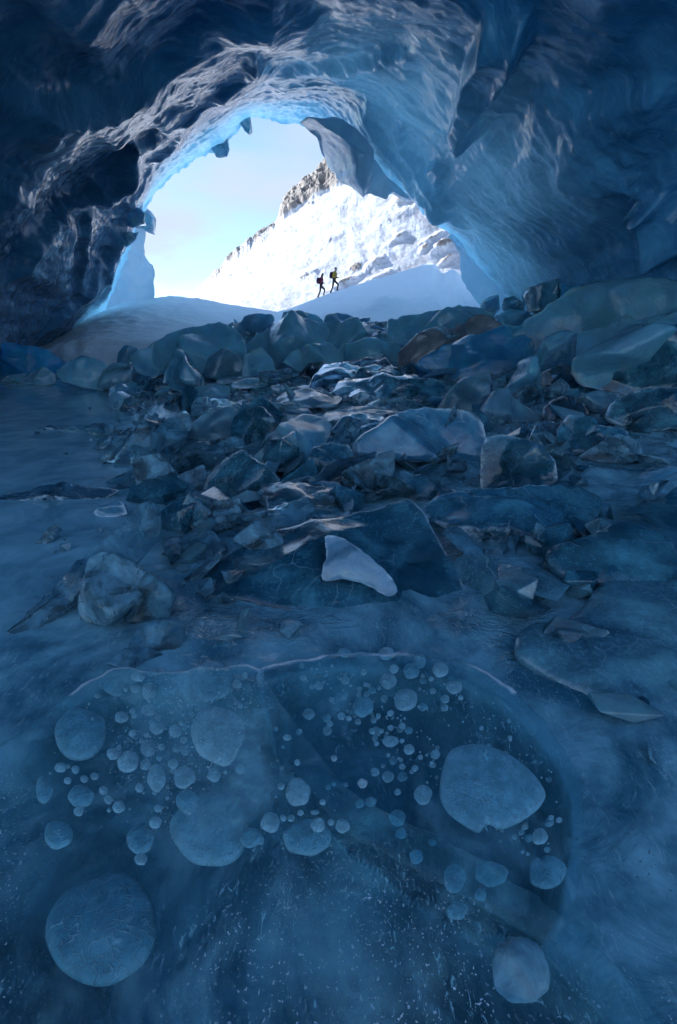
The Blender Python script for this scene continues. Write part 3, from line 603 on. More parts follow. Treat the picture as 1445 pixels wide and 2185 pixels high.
# --- far left
B('ice_block', 'bright blue ice wall fragment at the far left lake edge', A9([(-150, 1290), (-150, 1095), (0, 1103), (120, 1118), (280, 1135), (330, 1170), (390, 1215), (385, 1260), (250, 1310), (0, 1310)]), 'cyan', 15, 0, .5, amp=.05, facets=5)
B('ice_block', 'pale cyan rounded block beside the dark foot of the left wall', A9([(340, 1290), (430, 1215), (500, 1190), (600, 1200), (670, 1240), (680, 1330), (640, 1400), (520, 1380), (380, 1340)]), 'pale', 25, 10, .6, amp=.06)
B('ice_block', 'pale angular ice block on the far lake edge left of centre', A9([(130, 1350), (190, 1290), (290, 1265), (345, 1300), (345, 1350), (250, 1370)]), 'milky', 30, 0, .7)
B('ice_block', 'low white ice lump at the far left shoreline', A9([(0, 1340), (60, 1300), (150, 1292), (190, 1310), (140, 1352)]), 'milky', 35, 0, .7)
B('ice_block', 'light cyan block standing in front of the snow bank', A7([(225, 420), (225, 340), (270, 308), (330, 320), (345, 380), (310, 430)]), 'pale', 15, 0, .6, amp=.07)
B('ice_block', 'rounded cloudy block just left of the big teal ice wall', A7([(145, 510), (160, 420), (200, 388), (290, 385), (320, 440), (310, 500), (230, 520)]), 'milky', 10, 0, .6)
B('ice_block', 'grey flat topped ice block at the lake shore', A7([(185, 545), (188, 505), (240, 488), (310, 480), (332, 520), (320, 550), (240, 555)]), 'grey', 25, 20, .6, facets=5)
B('ice_block', 'small clear lump next to the grey shore block', A7([(285, 560), (300, 530), (330, 525), (348, 548), (335, 565)]), 'glass', 25, 0, .8)
# --- back heap
B('ice_block', 'long teal ice wall topped with rubble at the back of the heap', A7([(290, 440), (300, 370), (400, 300), (520, 235), (620, 210), (715, 198), (800, 235), (840, 320), (830, 440), (640, 470), (450, 470)]), 'pale', 25, -15, .5, amp=.05, facets=6)
B('ice_block', 'flat dark teal slab on the crest below the snow saddle', A7([(770, 235), (830, 188), (900, 170), (965, 163), (970, 190), (900, 240), (800, 260)]), 'teal', 25, 0, .5, Y=18)
B('ice_block', 'flat topped pale teal block at the crest in front of the hikers', A7([(1000, 215), (1008, 148), (1100, 146), (1170, 160), (1205, 190), (1180, 230), (1060, 240)]), 'pale', 20, 10, .5, Y=18)
B('ice_block', 'jagged teal block on the crest under the snow trail', A7([(1200, 240), (1210, 178), (1265, 150), (1330, 160), (1375, 190), (1400, 250), (1330, 290), (1230, 270)]), 'teal', 20, 0, .5, amp=.09, Y=17.5)
B('ice_block', 'wide layered teal block in the middle of the back heap', A7([(830, 330), (880, 255), (960, 215), (1100, 185), (1250, 205), (1370, 240), (1400, 310), (1290, 360), (1100, 400), (900, 400)]), 'pale', 40, 0, .5, amp=.06, facets=6, Y=15.5)
B('ice_block', 'pointed grey pyramid of ice before the teal wall', A7([(440, 500), (450, 430), (522, 320), (575, 375), (635, 460), (630, 515), (540, 530)]), 'grey', 12, -10, .6, amp=.03, sharp=.7)
B('ice_block', 'dull blue block right of the grey pyramid', A7([(645, 460), (655, 360), (740, 320), (815, 365), (840, 430), (760, 480)]), 'milky', 15, 0, .5, sharp=.6)
B('ice_block', 'blunt peaked block in the centre of the back heap', A7([(815, 460), (825, 355), (900, 312), (955, 365), (975, 440), (900, 480)]), 'pale', 15, 15, .5, sharp=.6)
B('ice_block', 'pale shell shaped boulder in the centre of the heap', A7([(1025, 410), (1060, 350), (1130, 310), (1235, 293), (1290, 340), (1300, 378), (1190, 400), (1090, 440)]), 'pale', 30, -15, .7, amp=.03)
B('ice_block', 'dark wedge under the pale shell shaped boulder', A7([(1080, 450), (1130, 390), (1215, 380), (1225, 430), (1150, 465)]), 'dark', 25, 0, .7)
B('ice_block', 'small pale ice spike near the middle crest', A7([(1340, 300), (1355, 265), (1380, 248), (1400, 290), (1380, 320)]), 'milky', 15, 0, .6)
B('ice_block', 'broad hazy block below the crest right of the spike', A7([(1260, 350), (1290, 310), (1380, 300), (1480, 285), (1560, 300), (1580, 380), (1400, 400), (1290, 385)]), 'pale', 30, 0, .5)
B('ice_block', 'flat pale blue plate at the foot of the back heap', A7([(690, 480), (720, 452), (880, 452), (960, 475), (900, 510), (760, 510)]), 'pale', 82, 0, .2, dz=.1)
B('ice_block', 'low pale plate left of the rubble centre', A7([(540, 545), (600, 500), (680, 488), (765, 505), (750, 550), (640, 565)]), 'pale', 50, 0, .35)
B('ice_block', 'dim flat slab between pyramid and lake shore', A7([(350, 520), (380, 460), (440, 440), (500, 470), (490, 520), (420, 540)]), 'dark', 40, 0, .5)
# --- right back
B('ice_block', 'huge pale teal ice block with a rough rim on the right', A5([(650, 960), (645, 830), (740, 760), (830, 690), (900, 650), (1050, 622), (1200, 632), (1330, 655), (1400, 690), (1400, 800), (1230, 880), (960, 920), (800, 960)]), 'pale', 18, -12, .45, amp=.025, facets=3, Y=14, sharp=.2)
B('ice_boulder', 'grey rounded ice boulder standing behind the pale teal block', A5([(670, 770), (670, 690), (682, 640), (740, 618), (820, 606), (860, 620), (870, 690), (800, 750)]), 'grey', 8, 0, .7, amp=.03, Y=19, facets=2)
B('ice_boulder', 'low grey dome of ice behind the far right crest', A5([(1010, 690), (1050, 600), (1080, 572), (1125, 566), (1180, 590), (1280, 650), (1290, 700)]), 'grey', 12, 0, .5, Y=17.5, facets=2, amp=.03)
B('ice_block', 'vivid cyan slab wedged behind the grey boulder', A5([(840, 720), (850, 612), (870, 622), (1000, 626), (1060, 640), (1050, 700)]), 'cyan', 10, 0, .3, Y=18)
B('ice_block', 'vivid cyan strip at the right frame edge behind the big block', A5([(1330, 700), (1380, 655), (1445, 640), (1520, 640), (1520, 720)]), 'cyan', 10, 0, .3, Y=15)
B('snow_covered_boulder', 'snow capped swirl shaped boulder at the right foot of the arch', A5([(430, 720), (470, 690), (505, 692), (530, 750), (490, 770), (445, 760)]), 'milky', 25, 0, .8, Y=22, cat='boulder')
B('snow_covered_boulder', 'mushroom shaped snowy boulder at the right foot of the arch', A5([(538, 745), (545, 700), (600, 688), (655, 720), (650, 770), (560, 770)]), 'grey', 25, 0, .8, Y=21, cat='boulder')
B('ice_block', 'cloudy block cut by the right frame edge', A5([(1365, 800), (1345, 730), (1360, 700), (1445, 660), (1540, 650), (1540, 850), (1440, 850)]), 'pale', 12, 0, .5, Y=13)
B('ice_block', 'grey dirty crust lying along the deep blue slab', A5([(0, 1060), (5, 1000), (60, 965), (150, 910), (300, 840), (400, 788), (475, 790), (545, 838), (490, 880), (300, 950), (180, 1030), (90, 1080)]), 'dirty', 35, -20, .35, Y=None, amp=.04, facets=5)
B('ice_block', 'large deep blue tilted slab right of centre', A5([(90, 1080), (180, 1000), (310, 925), (480, 868), (560, 830), (640, 836), (690, 900), (708, 990), (600, 1055), (440, 1110), (300, 1120), (170, 1110)]), 'blue', 28, -25, .5, amp=.04, facets=5)
B('ice_block', 'broken teal ledge below the snow trail crest', A5([(-60, 960), (-60, 830), (60, 785), (150, 765), (300, 745), (430, 742), (500, 790), (400, 850), (230, 920), (90, 970)]), 'pale', 35, 0, .4, Y=16, amp=.08, facets=6)
B('ice_block', 'pale cyan block beside the mushroom shaped boulder', A5([(500, 830), (520, 780), (580, 750), (680, 770), (690, 830), (600, 850)]), 'pale', 20, 0, .5, Y=17.5)
B('ice_block', 'long ragged milky slab in front of the huge teal block', A5([(700, 1040), (720, 960), (800, 905), (960, 868), (1060, 845), (1150, 810), (1190, 772), (1225, 820), (1445, 790), (1500, 800), (1500, 900), (1250, 920), (1000, 985), (800, 1060)]), 'pale', 35, 0, .35, Y=11.5, amp=.05)
B('ice_block', 'slender pale bar leaning over the dark hollow', A5([(500, 1140), (600, 1070), (720, 1000), (780, 960), (880, 928), (925, 940), (870, 1000), (740, 1060), (600, 1140)]), 'pale', 40, -30, .5, Y=10.8)
B('ice_block', 'upright translucent tooth of ice beside the dark hollow', A5([(540, 1190), (560, 1150), (620, 1100), (630, 1030), (660, 1000), (700, 1008), (728, 1060), (745, 1130), (738, 1190), (640, 1200)]), 'pale', 12, 10, .6)
B('ice_block', 'dark hollow sided block under the slender pale bar', A5([(730, 1150), (740, 1080), (860, 1030), (920, 1070), (935, 1150), (860, 1180)]), 'dark', 12, 0, .6)
B('ice_block', 'big cloudy boulder with a scooped edge on the right', A5([(895, 1090), (888, 1030), (960, 980), (1060, 930), (1160, 905), (1280, 880), (1400, 900), (1400, 1180), (1150, 1200), (1040, 1165), (940, 1150)]), 'pale', 22, -20, .6, amp=.03)
B('ice_block', 'tall streaked slab rising out of the right frame edge', A5([(1040, 1180), (1130, 1060), (1230, 960), (1340, 900), (1445, 850), (1560, 800), (1560, 1200), (1300, 1215), (1150, 1200)]), 'slab', 25, -25, .5, Y=8.2, amp=.04)
# --- right middle
B('ice_block', 'sloping pale topped block right of the wavy black ice', A5([(200, 1260), (260, 1180), (330, 1130), (400, 1088), (470, 1083), (492, 1130), (485, 1200), (400, 1270), (280, 1280)]), 'milky', 25, -25, .6)
B('ice_block', 'long low glossy block left of the sloping pale block', A5([(-40, 1210), (0, 1120), (110, 1105), (220, 1118), (280, 1155), (225, 1215), (100, 1235)]), 'slab', 35, 0, .6, amp=.07)
B('ice_block', 'fin shaped pale ice sheet on the right rubble', A5([(415, 1300), (440, 1240), (482, 1188), (560, 1188), (640, 1240), (770, 1330), (640, 1335), (500, 1330)]), 'milky', 35, 10, .35, sharp=.5)
B('ice_block', 'round dark blue lump behind the fin shaped sheet', A5([(600, 1240), (600, 1185), (650, 1152), (720, 1160), (755, 1210), (750, 1265), (660, 1275)]), 'glassd', 20, 0, .8)
B('ice_block', 'dark rounded block right of the fin shaped sheet', A5([(740, 1330), (750, 1265), (790, 1225), (870, 1200), (960, 1240), (995, 1300), (900, 1340)]), 'dark', 20, 0, .7)
B('ice_block', 'crumpled clear lump perched on the dark rounded block', A5([(755, 1210), (780, 1155), (830, 1115), (875, 1140), (890, 1190), (850, 1215)]), 'glass', 20, 0, .8, amp=.12)
B('ice_block', 'pale wedge between the dark block and the low right slab', A5([(930, 1215), (1000, 1193), (1150, 1183), (1140, 1230), (1070, 1300), (1000, 1280)]), 'milky', 30, 0, .5, sharp=.6)
B('ice_block', 'long smooth bluish slab low at the right edge', A5([(1060, 1320), (1100, 1240), (1180, 1190), (1290, 1165), (1445, 1158), (1560, 1160), (1560, 1380), (1300, 1390), (1150, 1360)]), 'slab', 25, -10, .5, amp=.03)
B('ice_block', 'broad grey frosted face in the middle of the rubble', A8([(90, 690), (110, 620), (200, 560), (250, 520), (340, 492), (480, 486), (590, 498), (640, 550), (655, 650), (580, 705), (380, 715), (200, 705)]), 'grey', 18, 8, .4, amp=.02, facets=2, sharp=.2)
B('ice_block', 'blocky boulder with a bright streak right of the grey face', A8([(632, 830), (632, 660), (655, 605), (720, 596), (800, 615), (870, 650), (940, 710), (950, 790), (860, 840), (740, 850)]), 'slab', 22, -15, .6, amp=.03)
B('ice_block', 'clear gem like chunk shining on the right', A8([(1035, 690), (1110, 640), (1190, 594), (1260, 608), (1300, 655), (1288, 715), (1180, 718)]), 'glass', 30, -15, .6, amp=.03, facets=6, sharp=.6)
B('ice_block', 'small pale block on top of the streaked boulder', A8([(655, 610), (665, 575), (720, 560), (795, 546), (797, 600), (730, 618)]), 'milky', 20, 0, .7, Y=6.6)
B('ice_block', 'egg sized clear stone above the streaked boulder', A8([(688, 568), (700, 532), (735, 528), (760, 555), (740, 570)]), 'glass', 20, 0, .8, Y=6.9)
B('ice_block', 'rounded grey boulder by the right frame edge', A8([(1210, 860), (1215, 815), (1280, 760), (1350, 727), (1410, 755), (1430, 840), (1400, 900), (1270, 900)]), 'grey', 20, 10, .7, amp=.03, Y=4.6)
B('ice_block', 'curled white tipped chip on the right rubble', A8([(1222, 570), (1235, 530), (1252, 508), (1285, 540), (1300, 575)]), 'glass', 15, 0, .7)
B('ice_block', 'small clear pebble of ice at the far right', A8([(1305, 565), (1320, 538), (1360, 535), (1375, 560), (1350, 578)]), 'glass', 30, 0, .8)
B('ice_block', 'low ridged mass behind the gem like chunk', A8([(930, 660), (950, 570), (985, 520), (1010, 515), (1100, 555), (1230, 575), (1250, 620), (1100, 680)]), 'slab', 35, 0, .5, amp=.08)
B('ice_block', 'crooked dark chunk right of the small pale block', A8([(825, 630), (855, 560), (900, 540), (950, 545), (930, 640), (870, 660)]), 'dark', 25, 0, .6, amp=.1)
B('ice_block', 'wide smooth blue backed slab with a shining left end', A4([(215, 215), (250, 170), (320, 130), (480, 103), (700, 84), (880, 84), (1000, 118), (1070, 165), (1075, 225), (980, 300), (760, 345), (500, 330), (300, 270)]), 'slab', 66, -5, .3, amp=.03, facets=4)
B('ice_block', 'upright bubbly pane of clear ice in the middle', A8([(60, 790), (58, 750), (170, 700), (275, 693), (272, 760), (190, 830), (80, 820)]), 'glassd', 20, -10, .25, sharp=.7, facets=2)
# --- centre
B('ice_block', 'white frosted top slab pocked with holes in the centre', A7([(860, 860), (930, 780), (1000, 720), (1060, 670), (1110, 640), (1190, 650), (1240, 690), (1225, 760), (1150, 850), (1060, 900), (940, 905)]), 'pale', 76, 20, .4, dz=.12, amp=.035, facets=5, sharp=.5)
B('ice_block', 'long straight bar of ice lying towards the lake', A7([(160, 960), (300, 895), (560, 800), (700, 755), (790, 738), (825, 758), (820, 795), (620, 850), (450, 905), (260, 985)]), 'glassd', 50, 20, .35, amp=.02, facets=2, sharp=.4)
B('ice_block', 'arrow shaped clear slab pointing at the lake', A7([(135, 848), (200, 790), (270, 738), (400, 695), (480, 650), (550, 620), (580, 660), (560, 740), (450, 800), (400, 855), (220, 868)]), 'glassd', 40, 0, .5, amp=.06, facets=5, sharp=.5)
B('ice_block', 'clear glassy slab behind the arrow shaped slab', A7([(575, 640), (575, 590), (600, 555), (740, 558), (815, 590), (790, 625), (640, 655)]), 'glass', 30, 10, .5)
B('ice_block', 'smooth grey blue block above the long straight bar', A7([(555, 745), (560, 690), (620, 640), (700, 615), (765, 608), (795, 660), (790, 730), (690, 755)]), 'milky', 30, 15, .5, sharp=.5)
B('ice_block', 'shadowy rounded block between bar and frosted slab', A7([(780, 730), (785, 650), (860, 600), (940, 615), (1005, 690), (950, 760), (840, 780)]), 'slab', 30, -20, .6, sharp=.5)
B('ice_block', 'small clear block left of the pale shell boulder', A7([(940, 480), (990, 425), (1045, 412), (1060, 440), (1020, 480)]), 'glass', 20, 0, .7)
B('ice_block', 'black wavy slab behind the centre of the rubble', A7([(1120, 520), (1180, 445), (1290, 398), (1400, 380), (1500, 390), (1560, 440), (1440, 500), (1250, 530)]), 'dark', 78, -8, .25, dz=.1, amp=.09, facets=6)
B('ice_block', 'wavy white edged slab in front of the black slab', A7([(1240, 540), (1290, 480), (1380, 445), (1500, 440), (1640, 455), (1700, 500), (1560, 560), (1380, 570)]), 'slab', 82, 0, .25, dz=.1, amp=.09, facets=6)
B('ice_block', 'flat bright plate in the middle rubble', A7([(970, 580), (1000, 545), (1080, 518), (1210, 518), (1295, 548), (1270, 590), (1100, 605)]), 'milky', 85, 0, .14, dz=.12, amp=.06)
B('ice_block', 'wedge shaped clear piece below the flat bright plate', A7([(920, 630), (960, 595), (1080, 588), (1105, 640), (1030, 690), (960, 670)]), 'glass', 40, 0, .5)
B('ice_block', 'long thin pale plate pointing right in the rubble', A7([(1190, 650), (1220, 615), (1340, 598), (1480, 602), (1580, 625), (1480, 660), (1300, 680)]), 'milky', 85, 5, .14, dz=.12, amp=.06)
B('ice_block', 'curved bright edged slab under the long thin plate', A7([(1230, 720), (1290, 670), (1390, 640), (1500, 640), (1560, 670), (1470, 720), (1330, 750)]), 'slab', 78, 10, .2, dz=.1, amp=.07)
B('ice_block', 'dark pyramid of ice left of the centre', A2([(80, 480), (100, 400), (180, 320), (282, 260), (370, 340), (480, 425), (440, 490), (250, 510)]), 'slab', 30, 10, .5, amp=.03, sharp=.6)
B('ice_block', 'white rimmed flat sheet in the middle distance', A2([(390, 500), (388, 440), (560, 433), (780, 440), (850, 500), (840, 590), (640, 620), (430, 590)]), 'slab', 84, 0, .12, dz=.12, amp=.05, sharp=.5)
B('ice_block', 'glassy shell leaning on the white rimmed sheet', A2([(620, 560), (640, 520), (690, 480), (760, 520), (785, 590), (740, 625), (660, 615)]), 'glass', 30, 0, .6)
B('ice_block', 'rippled rounded block of clear ice left of centre', A2([(40, 650), (60, 590), (130, 530), (265, 508), (280, 600), (270, 660), (140, 690)]), 'glass', 25, 0, .6, amp=.03)
B('ice_block', 'long flat wedge pointing to the lower left of centre', A2([(300, 660), (420, 590), (600, 508), (650, 560), (660, 640), (500, 700), (340, 730)]), 'glassd', 50, 10, .3, sharp=.6)
B('ice_block', 'arched dark slab under the grey frosted face', A2([(650, 420), (700, 355), (770, 315), (900, 295), (985, 268), (960, 340), (820, 420), (700, 450)]), 'dark', 45, 0, .35)
B('ice_block', 'dark triangular slab right of the frosted top slab', A2([(590, 380), (650, 260), (740, 225), (830, 240), (860, 300), (760, 390), (640, 430)]), 'slab', 45, 0, .4, amp=.06)
B('ice_block', 'blue edged slab right of the bubbly pane', A2([(1110, 440), (1120, 395), (1180, 400), (1300, 440), (1390, 480), (1300, 530), (1160, 520)]), 'slab', 45, 0, .4)
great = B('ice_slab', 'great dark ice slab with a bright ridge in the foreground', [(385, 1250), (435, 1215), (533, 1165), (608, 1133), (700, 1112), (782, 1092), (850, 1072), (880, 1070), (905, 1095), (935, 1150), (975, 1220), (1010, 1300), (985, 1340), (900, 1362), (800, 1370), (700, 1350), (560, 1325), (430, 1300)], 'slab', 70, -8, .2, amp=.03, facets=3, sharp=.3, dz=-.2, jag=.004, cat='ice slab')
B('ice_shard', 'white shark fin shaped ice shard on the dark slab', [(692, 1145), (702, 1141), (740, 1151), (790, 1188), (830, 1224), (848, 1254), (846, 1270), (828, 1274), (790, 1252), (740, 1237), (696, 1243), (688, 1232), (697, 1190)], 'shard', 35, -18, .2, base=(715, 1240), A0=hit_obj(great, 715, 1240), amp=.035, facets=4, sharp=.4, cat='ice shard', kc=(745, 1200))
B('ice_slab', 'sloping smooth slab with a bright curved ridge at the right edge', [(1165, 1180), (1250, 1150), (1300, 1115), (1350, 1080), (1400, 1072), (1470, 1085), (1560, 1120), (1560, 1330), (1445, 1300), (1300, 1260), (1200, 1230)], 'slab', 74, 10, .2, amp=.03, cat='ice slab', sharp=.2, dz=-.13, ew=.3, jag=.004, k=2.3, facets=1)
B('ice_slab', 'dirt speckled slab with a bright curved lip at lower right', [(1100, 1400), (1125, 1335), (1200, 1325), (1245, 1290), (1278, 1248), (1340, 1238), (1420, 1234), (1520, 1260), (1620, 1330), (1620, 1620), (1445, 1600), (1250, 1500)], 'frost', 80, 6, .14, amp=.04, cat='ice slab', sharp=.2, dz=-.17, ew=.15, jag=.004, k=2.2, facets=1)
# --- left foreground
B('ice_slab', 'long thick clear slab tilted up beside the lake', A3([(30, 610), (60, 590), (200, 460), (400, 260), (560, 120), (640, 52), (700, 75), (718, 140), (690, 220), (610, 310), (470, 400), (330, 470), (230, 560), (120, 620)]), 'glassd', 48, 25, .3, amp=.025, facets=4, cat='ice slab', sharp=.3)
B('ice_block', 'clear rounded lump leaning on the tilted slab', A3([(350, 500), (375, 400), (400, 290), (460, 262), (560, 295), (645, 360), (640, 460), (570, 560), (460, 590), (370, 570)]), 'glass', 35, -10, .6, amp=.04, sharp=.5)
B('ice_block', 'smaller clear lump right of the rounded lump', A3([(555, 570), (600, 460), (645, 370), (680, 362), (740, 405), (780, 460), (745, 560), (650, 590)]), 'glassd', 35, 15, .5, amp=.04)
B('ice_block', 'flat clear piece in front of the two lumps', A3([(560, 700), (600, 610), (680, 568), (770, 563), (822, 610), (795, 680), (690, 720)]), 'glassd', 55, 0, .35)
B('ice_block', 'thin curled chip beside the bubble slab ridge', A3([(470, 760), (560, 692), (660, 685), (720, 715), (700, 760), (560, 785)]), 'glassd', 60, 0, .3, amp=.05)
B('ice_block', 'short rounded log of ice lying on the lake', A3([(410, 90), (440, 66), (540, 44), (560, 60), (563, 98), (500, 112), (430, 108)]), 'grey', 45, 0, .6, amp=.02)
B('ice_block', 'square ended clear slab in the shining melt water', A3([(715, 275), (760, 235), (830, 182), (940, 168), (978, 240), (930, 285), (790, 300)]), 'glassd', 50, 0, .4, sharp=.6)
B('ice_block', 'dark lens shaped sliver half sunk in the lake', [(-30, 1066), (80, 1046), (160, 1037), (235, 1042), (254, 1051), (200, 1063), (80, 1070)], 'dark', 60, 0, .3, amp=.02, sharp=.3)
B('ice_block', 'little clear hooked shard lying on the lake', A3([(150, 225), (200, 190), (250, 148), (275, 165), (235, 210), (190, 235)]), 'glass', 50, 0, .5)
B('ice_block', 'dark hump of ice at the lake edge before the pyramid', A1([(870, 690), (875, 640), (920, 610), (985, 598), (1040, 630), (1110, 650), (1060, 690), (960, 705)]), 'dark', 40, 0, .5)
B('ice_block', 'clear rounded stone frozen to the lake left of the rubble', A1([(478, 350), (510, 322), (560, 316), (640, 330), (652, 365), (600, 385), (500, 380)]), 'glassd', 35, 0, .7)
B('ice_block', 'leaf shaped chip at the lake edge', A1([(510, 460), (540, 415), (600, 390), (626, 400), (600, 440), (550, 470)]), 'slab', 45, 0, .5)
B('ice_block', 'flat dark chip near the lake edge among small stones', A1([(645, 380), (690, 355), (760, 348), (800, 368), (760, 388), (690, 392)]), 'dark', 45, 0, .5)
B('ice_block', 'low dark chip standing alone on the far lake', A1([(682, 240), (710, 224), (770, 218), (798, 235), (770, 247), (710, 247)]), 'dark', 40, 0, .6)
B('ice_block', 'white tipped flat chip in the middle of the lake', A1([(330, 358), (370, 345), (400, 328), (440, 352), (410, 370), (350, 372)]), 'milky', 40, 0, .5)
B('ice_block', 'thin dark sliver left of the white tipped chip', A1([(248, 345), (280, 334), (350, 345), (330, 356), (270, 352)]), 'dark', 60, 0, .4)

# ------------------------------------------------------------------ the two bubble slabs in the foreground
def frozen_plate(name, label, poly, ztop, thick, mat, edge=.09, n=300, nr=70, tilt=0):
    o = outline(poly, n, .3); of = xyz(o[:, 0], o[:, 1]) / 70.; o = o + np.stack([fbm(of, 4), fbm(of + 40, 4)], -1) * 7; P = on_z(o[:, 0], o[:, 1], ztop); c = P.mean(0)
    s = 1 - (1 - np.linspace(0, 1, nr + 1)[1:]) ** 1.9
    X = c[0] + (P[:, 0] - c[0])[:, None] * s; Y = c[1] + (P[:, 1] - c[1])[:, None] * s
    rad = np.hypot(P[:, 0] - c[0], P[:, 1] - c[1])[:, None]; dr = rad * (1 - s)[None, :]; e = edge if np.isscalar(edge) else edge(o)[:, None]
    rnd = np.sqrt(np.clip(1 - (1 - np.clip(dr / e, 0, 1)) ** 2, 0, 1))
    Zt = ztop + .012 * fbm(xyz(X, Y) * 1.6, 4) + .003 * fbm(xyz(X, Y) * 9, 3) - .035 * (1 - rnd)
    Zb = Zt - thick * np.minimum(1, dr / .12) - .0; Zb[:, -1] = Zt[:, -1]
    V = np.vstack([np.stack([X, Y, Zt], -1).reshape(-1, 3), np.stack([X, Y, Zb], -1)[:, :-1].reshape(-1, 3), [[c[0], c[1], Zt[:, 0].mean()], [c[0], c[1], Zb[:, 0].mean()]]])
    nF = n * nr; i = np.arange(n); i2 = (i + 1) % n; m = nr - 1; qd = []
    for j in range(nr - 1): qd.append(np.stack([i * nr + j, i * nr + j + 1, i2 * nr + j + 1, i2 * nr + j], -1))
    for j in range(m - 1): qd.append(np.stack([nF + i * m + j, nF + i2 * m + j, nF + i2 * m + j + 1, nF + i * m + j + 1], -1))
    qd.append(np.stack([nF + i * m + m - 1, nF + i2 * m + m - 1, i2 * nr + nr - 1, i * nr + nr - 1], -1)); Q = np.vstack(qd); cf, cb = len(V) - 2, len(V) - 1
    me = bpy.data.meshes.new(name); me.from_pydata([tuple(x) for x in V], [], [tuple(map(int, x)) for x in Q] + [(cf, int(p) * nr, int(r) * nr) for p, r in zip(i, i2)] + [(cb, nF + int(r) * m, nF + int(p) * m) for p, r in zip(i, i2)])
    me.polygons.foreach_set('use_smooth', [True] * len(me.polygons)); me.materials.append(mat)
    edge_glint_w = np.zeros(len(V), np.float32); edge_glint_w[:nF] = (np.clip(1.3 - np.abs(dr - .03) / .024, 0, 1) * ((o[:, 1] < 1475) & ~((o[:, 0] > 552) & (o[:, 0] < 640) & (o[:, 1] > 1424)))[:, None] * np.clip(.6 + 1.6 * perlin(xyz(X * 5, Y * 5)), 0, 1)).reshape(-1); aa = me.attributes.new('edge', 'FLOAT', 'POINT'); aa.data.foreach_set('value', edge_glint_w)  # where the painted crest highlight runs along the far rim
    bm = bmesh.new(); bm.from_mesh(me); bmesh.ops.recalc_face_normals(bm, faces=bm.faces); bm.to_mesh(me); bm.free()
    return link(name, me, label=label, cat='ice slab')
M['sheetA'] = clear_sheet('bubble_slab_skin', (.80, .93, .96), (.34, .65, .74), .47, .80, .78, .05, 2.6, .5, .015, .08)
M['sheetB'] = clear_sheet('dark_bubble_slab_skin', (.80, .93, .96), (.28, .57, .66), .54, .80, .6, .05, 3.4, .25, .012, .07, glints=False)
def edgeA(o): return np.where((o[:, 0] > 560) & (o[:, 1] < 2000), .20, .09)
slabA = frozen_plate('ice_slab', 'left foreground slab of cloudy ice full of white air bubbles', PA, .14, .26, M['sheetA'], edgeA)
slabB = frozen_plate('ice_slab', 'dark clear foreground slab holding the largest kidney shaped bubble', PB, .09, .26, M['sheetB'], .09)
def inside(x, y, poly):
    c = False; n = len(poly)
    for i in range(n):
        (x1, y1), (x2, y2) = poly[i], poly[i - 1]
        if (y1 > y) != (y2 > y) and x < (x2 - x1) * (y - y1) / (y2 - y1) + x1: c = not c
    return c
def bub_mat(name, c1, c2, vs=26, rimw=.6):
    t = NT(name); v = t.pos(); rim = t.n('ShaderNodeAttribute', attribute_name='rim').outputs['Fac']
    e = t.n('ShaderNodeTexVoronoi', feature='DISTANCE_TO_EDGE'); e.inputs['Scale'].default_value = vs; w = t.n('ShaderNodeVectorMath', operation='ADD'); nn = t.n('ShaderNodeTexNoise'); nn.inputs['Scale'].default_value = 9; t.l(v, nn.inputs['Vector'])
    t.l(v, w.inputs[0]); t.l(nn.outputs['Color'], w.inputs[1]); t.l(w.outputs[0], e.inputs['Vector'])
    vein = t.ramp(e.outputs['Distance'], [(.0, 1.0), (.05, 0.0)]); g = t.noise(v, 90, 3, .8)
    col = t.mixc(t.ramp(g, [(.4, 0.0), (.65, 1.0)]), c1, c2); col = t.mixc(t.math('MULTIPLY', vein, .6), col, (.62, .74, .84))
    col = t.mixc(t.ramp(t.noise(v, 22, 4, .7), [(.40, .6), (.58, 0.0)]), col, tuple(q * .55 for q in c1)); col = t.mixc(t.math('MULTIPLY', rim, rimw), col, (.66, .80, .88))
    nb = t.bump(t.math('ADD', g, vein), .6, .008)
    return t.done(t.bsdf(Base_Color=col, Roughness=.45, Normal=nb, Specular_IOR_Level=.4).outputs[0])
M['bub'] = bub_mat('air_bubble', (.44, .72, .78), (.82, .95, .97)); M['bub2'] = bub_mat('large_air_bubble', (.28, .58, .68), (.40, .72, .80), 9, .4); M['bubd'] = bub_mat('deep_air_bubble', (.12, .33, .42), (.15, .39, .48), 6, .08); M['bubf'] = bub_mat('faint_air_bubble', (.21, .49, .59), (.32, .62, .71), 9, .25)
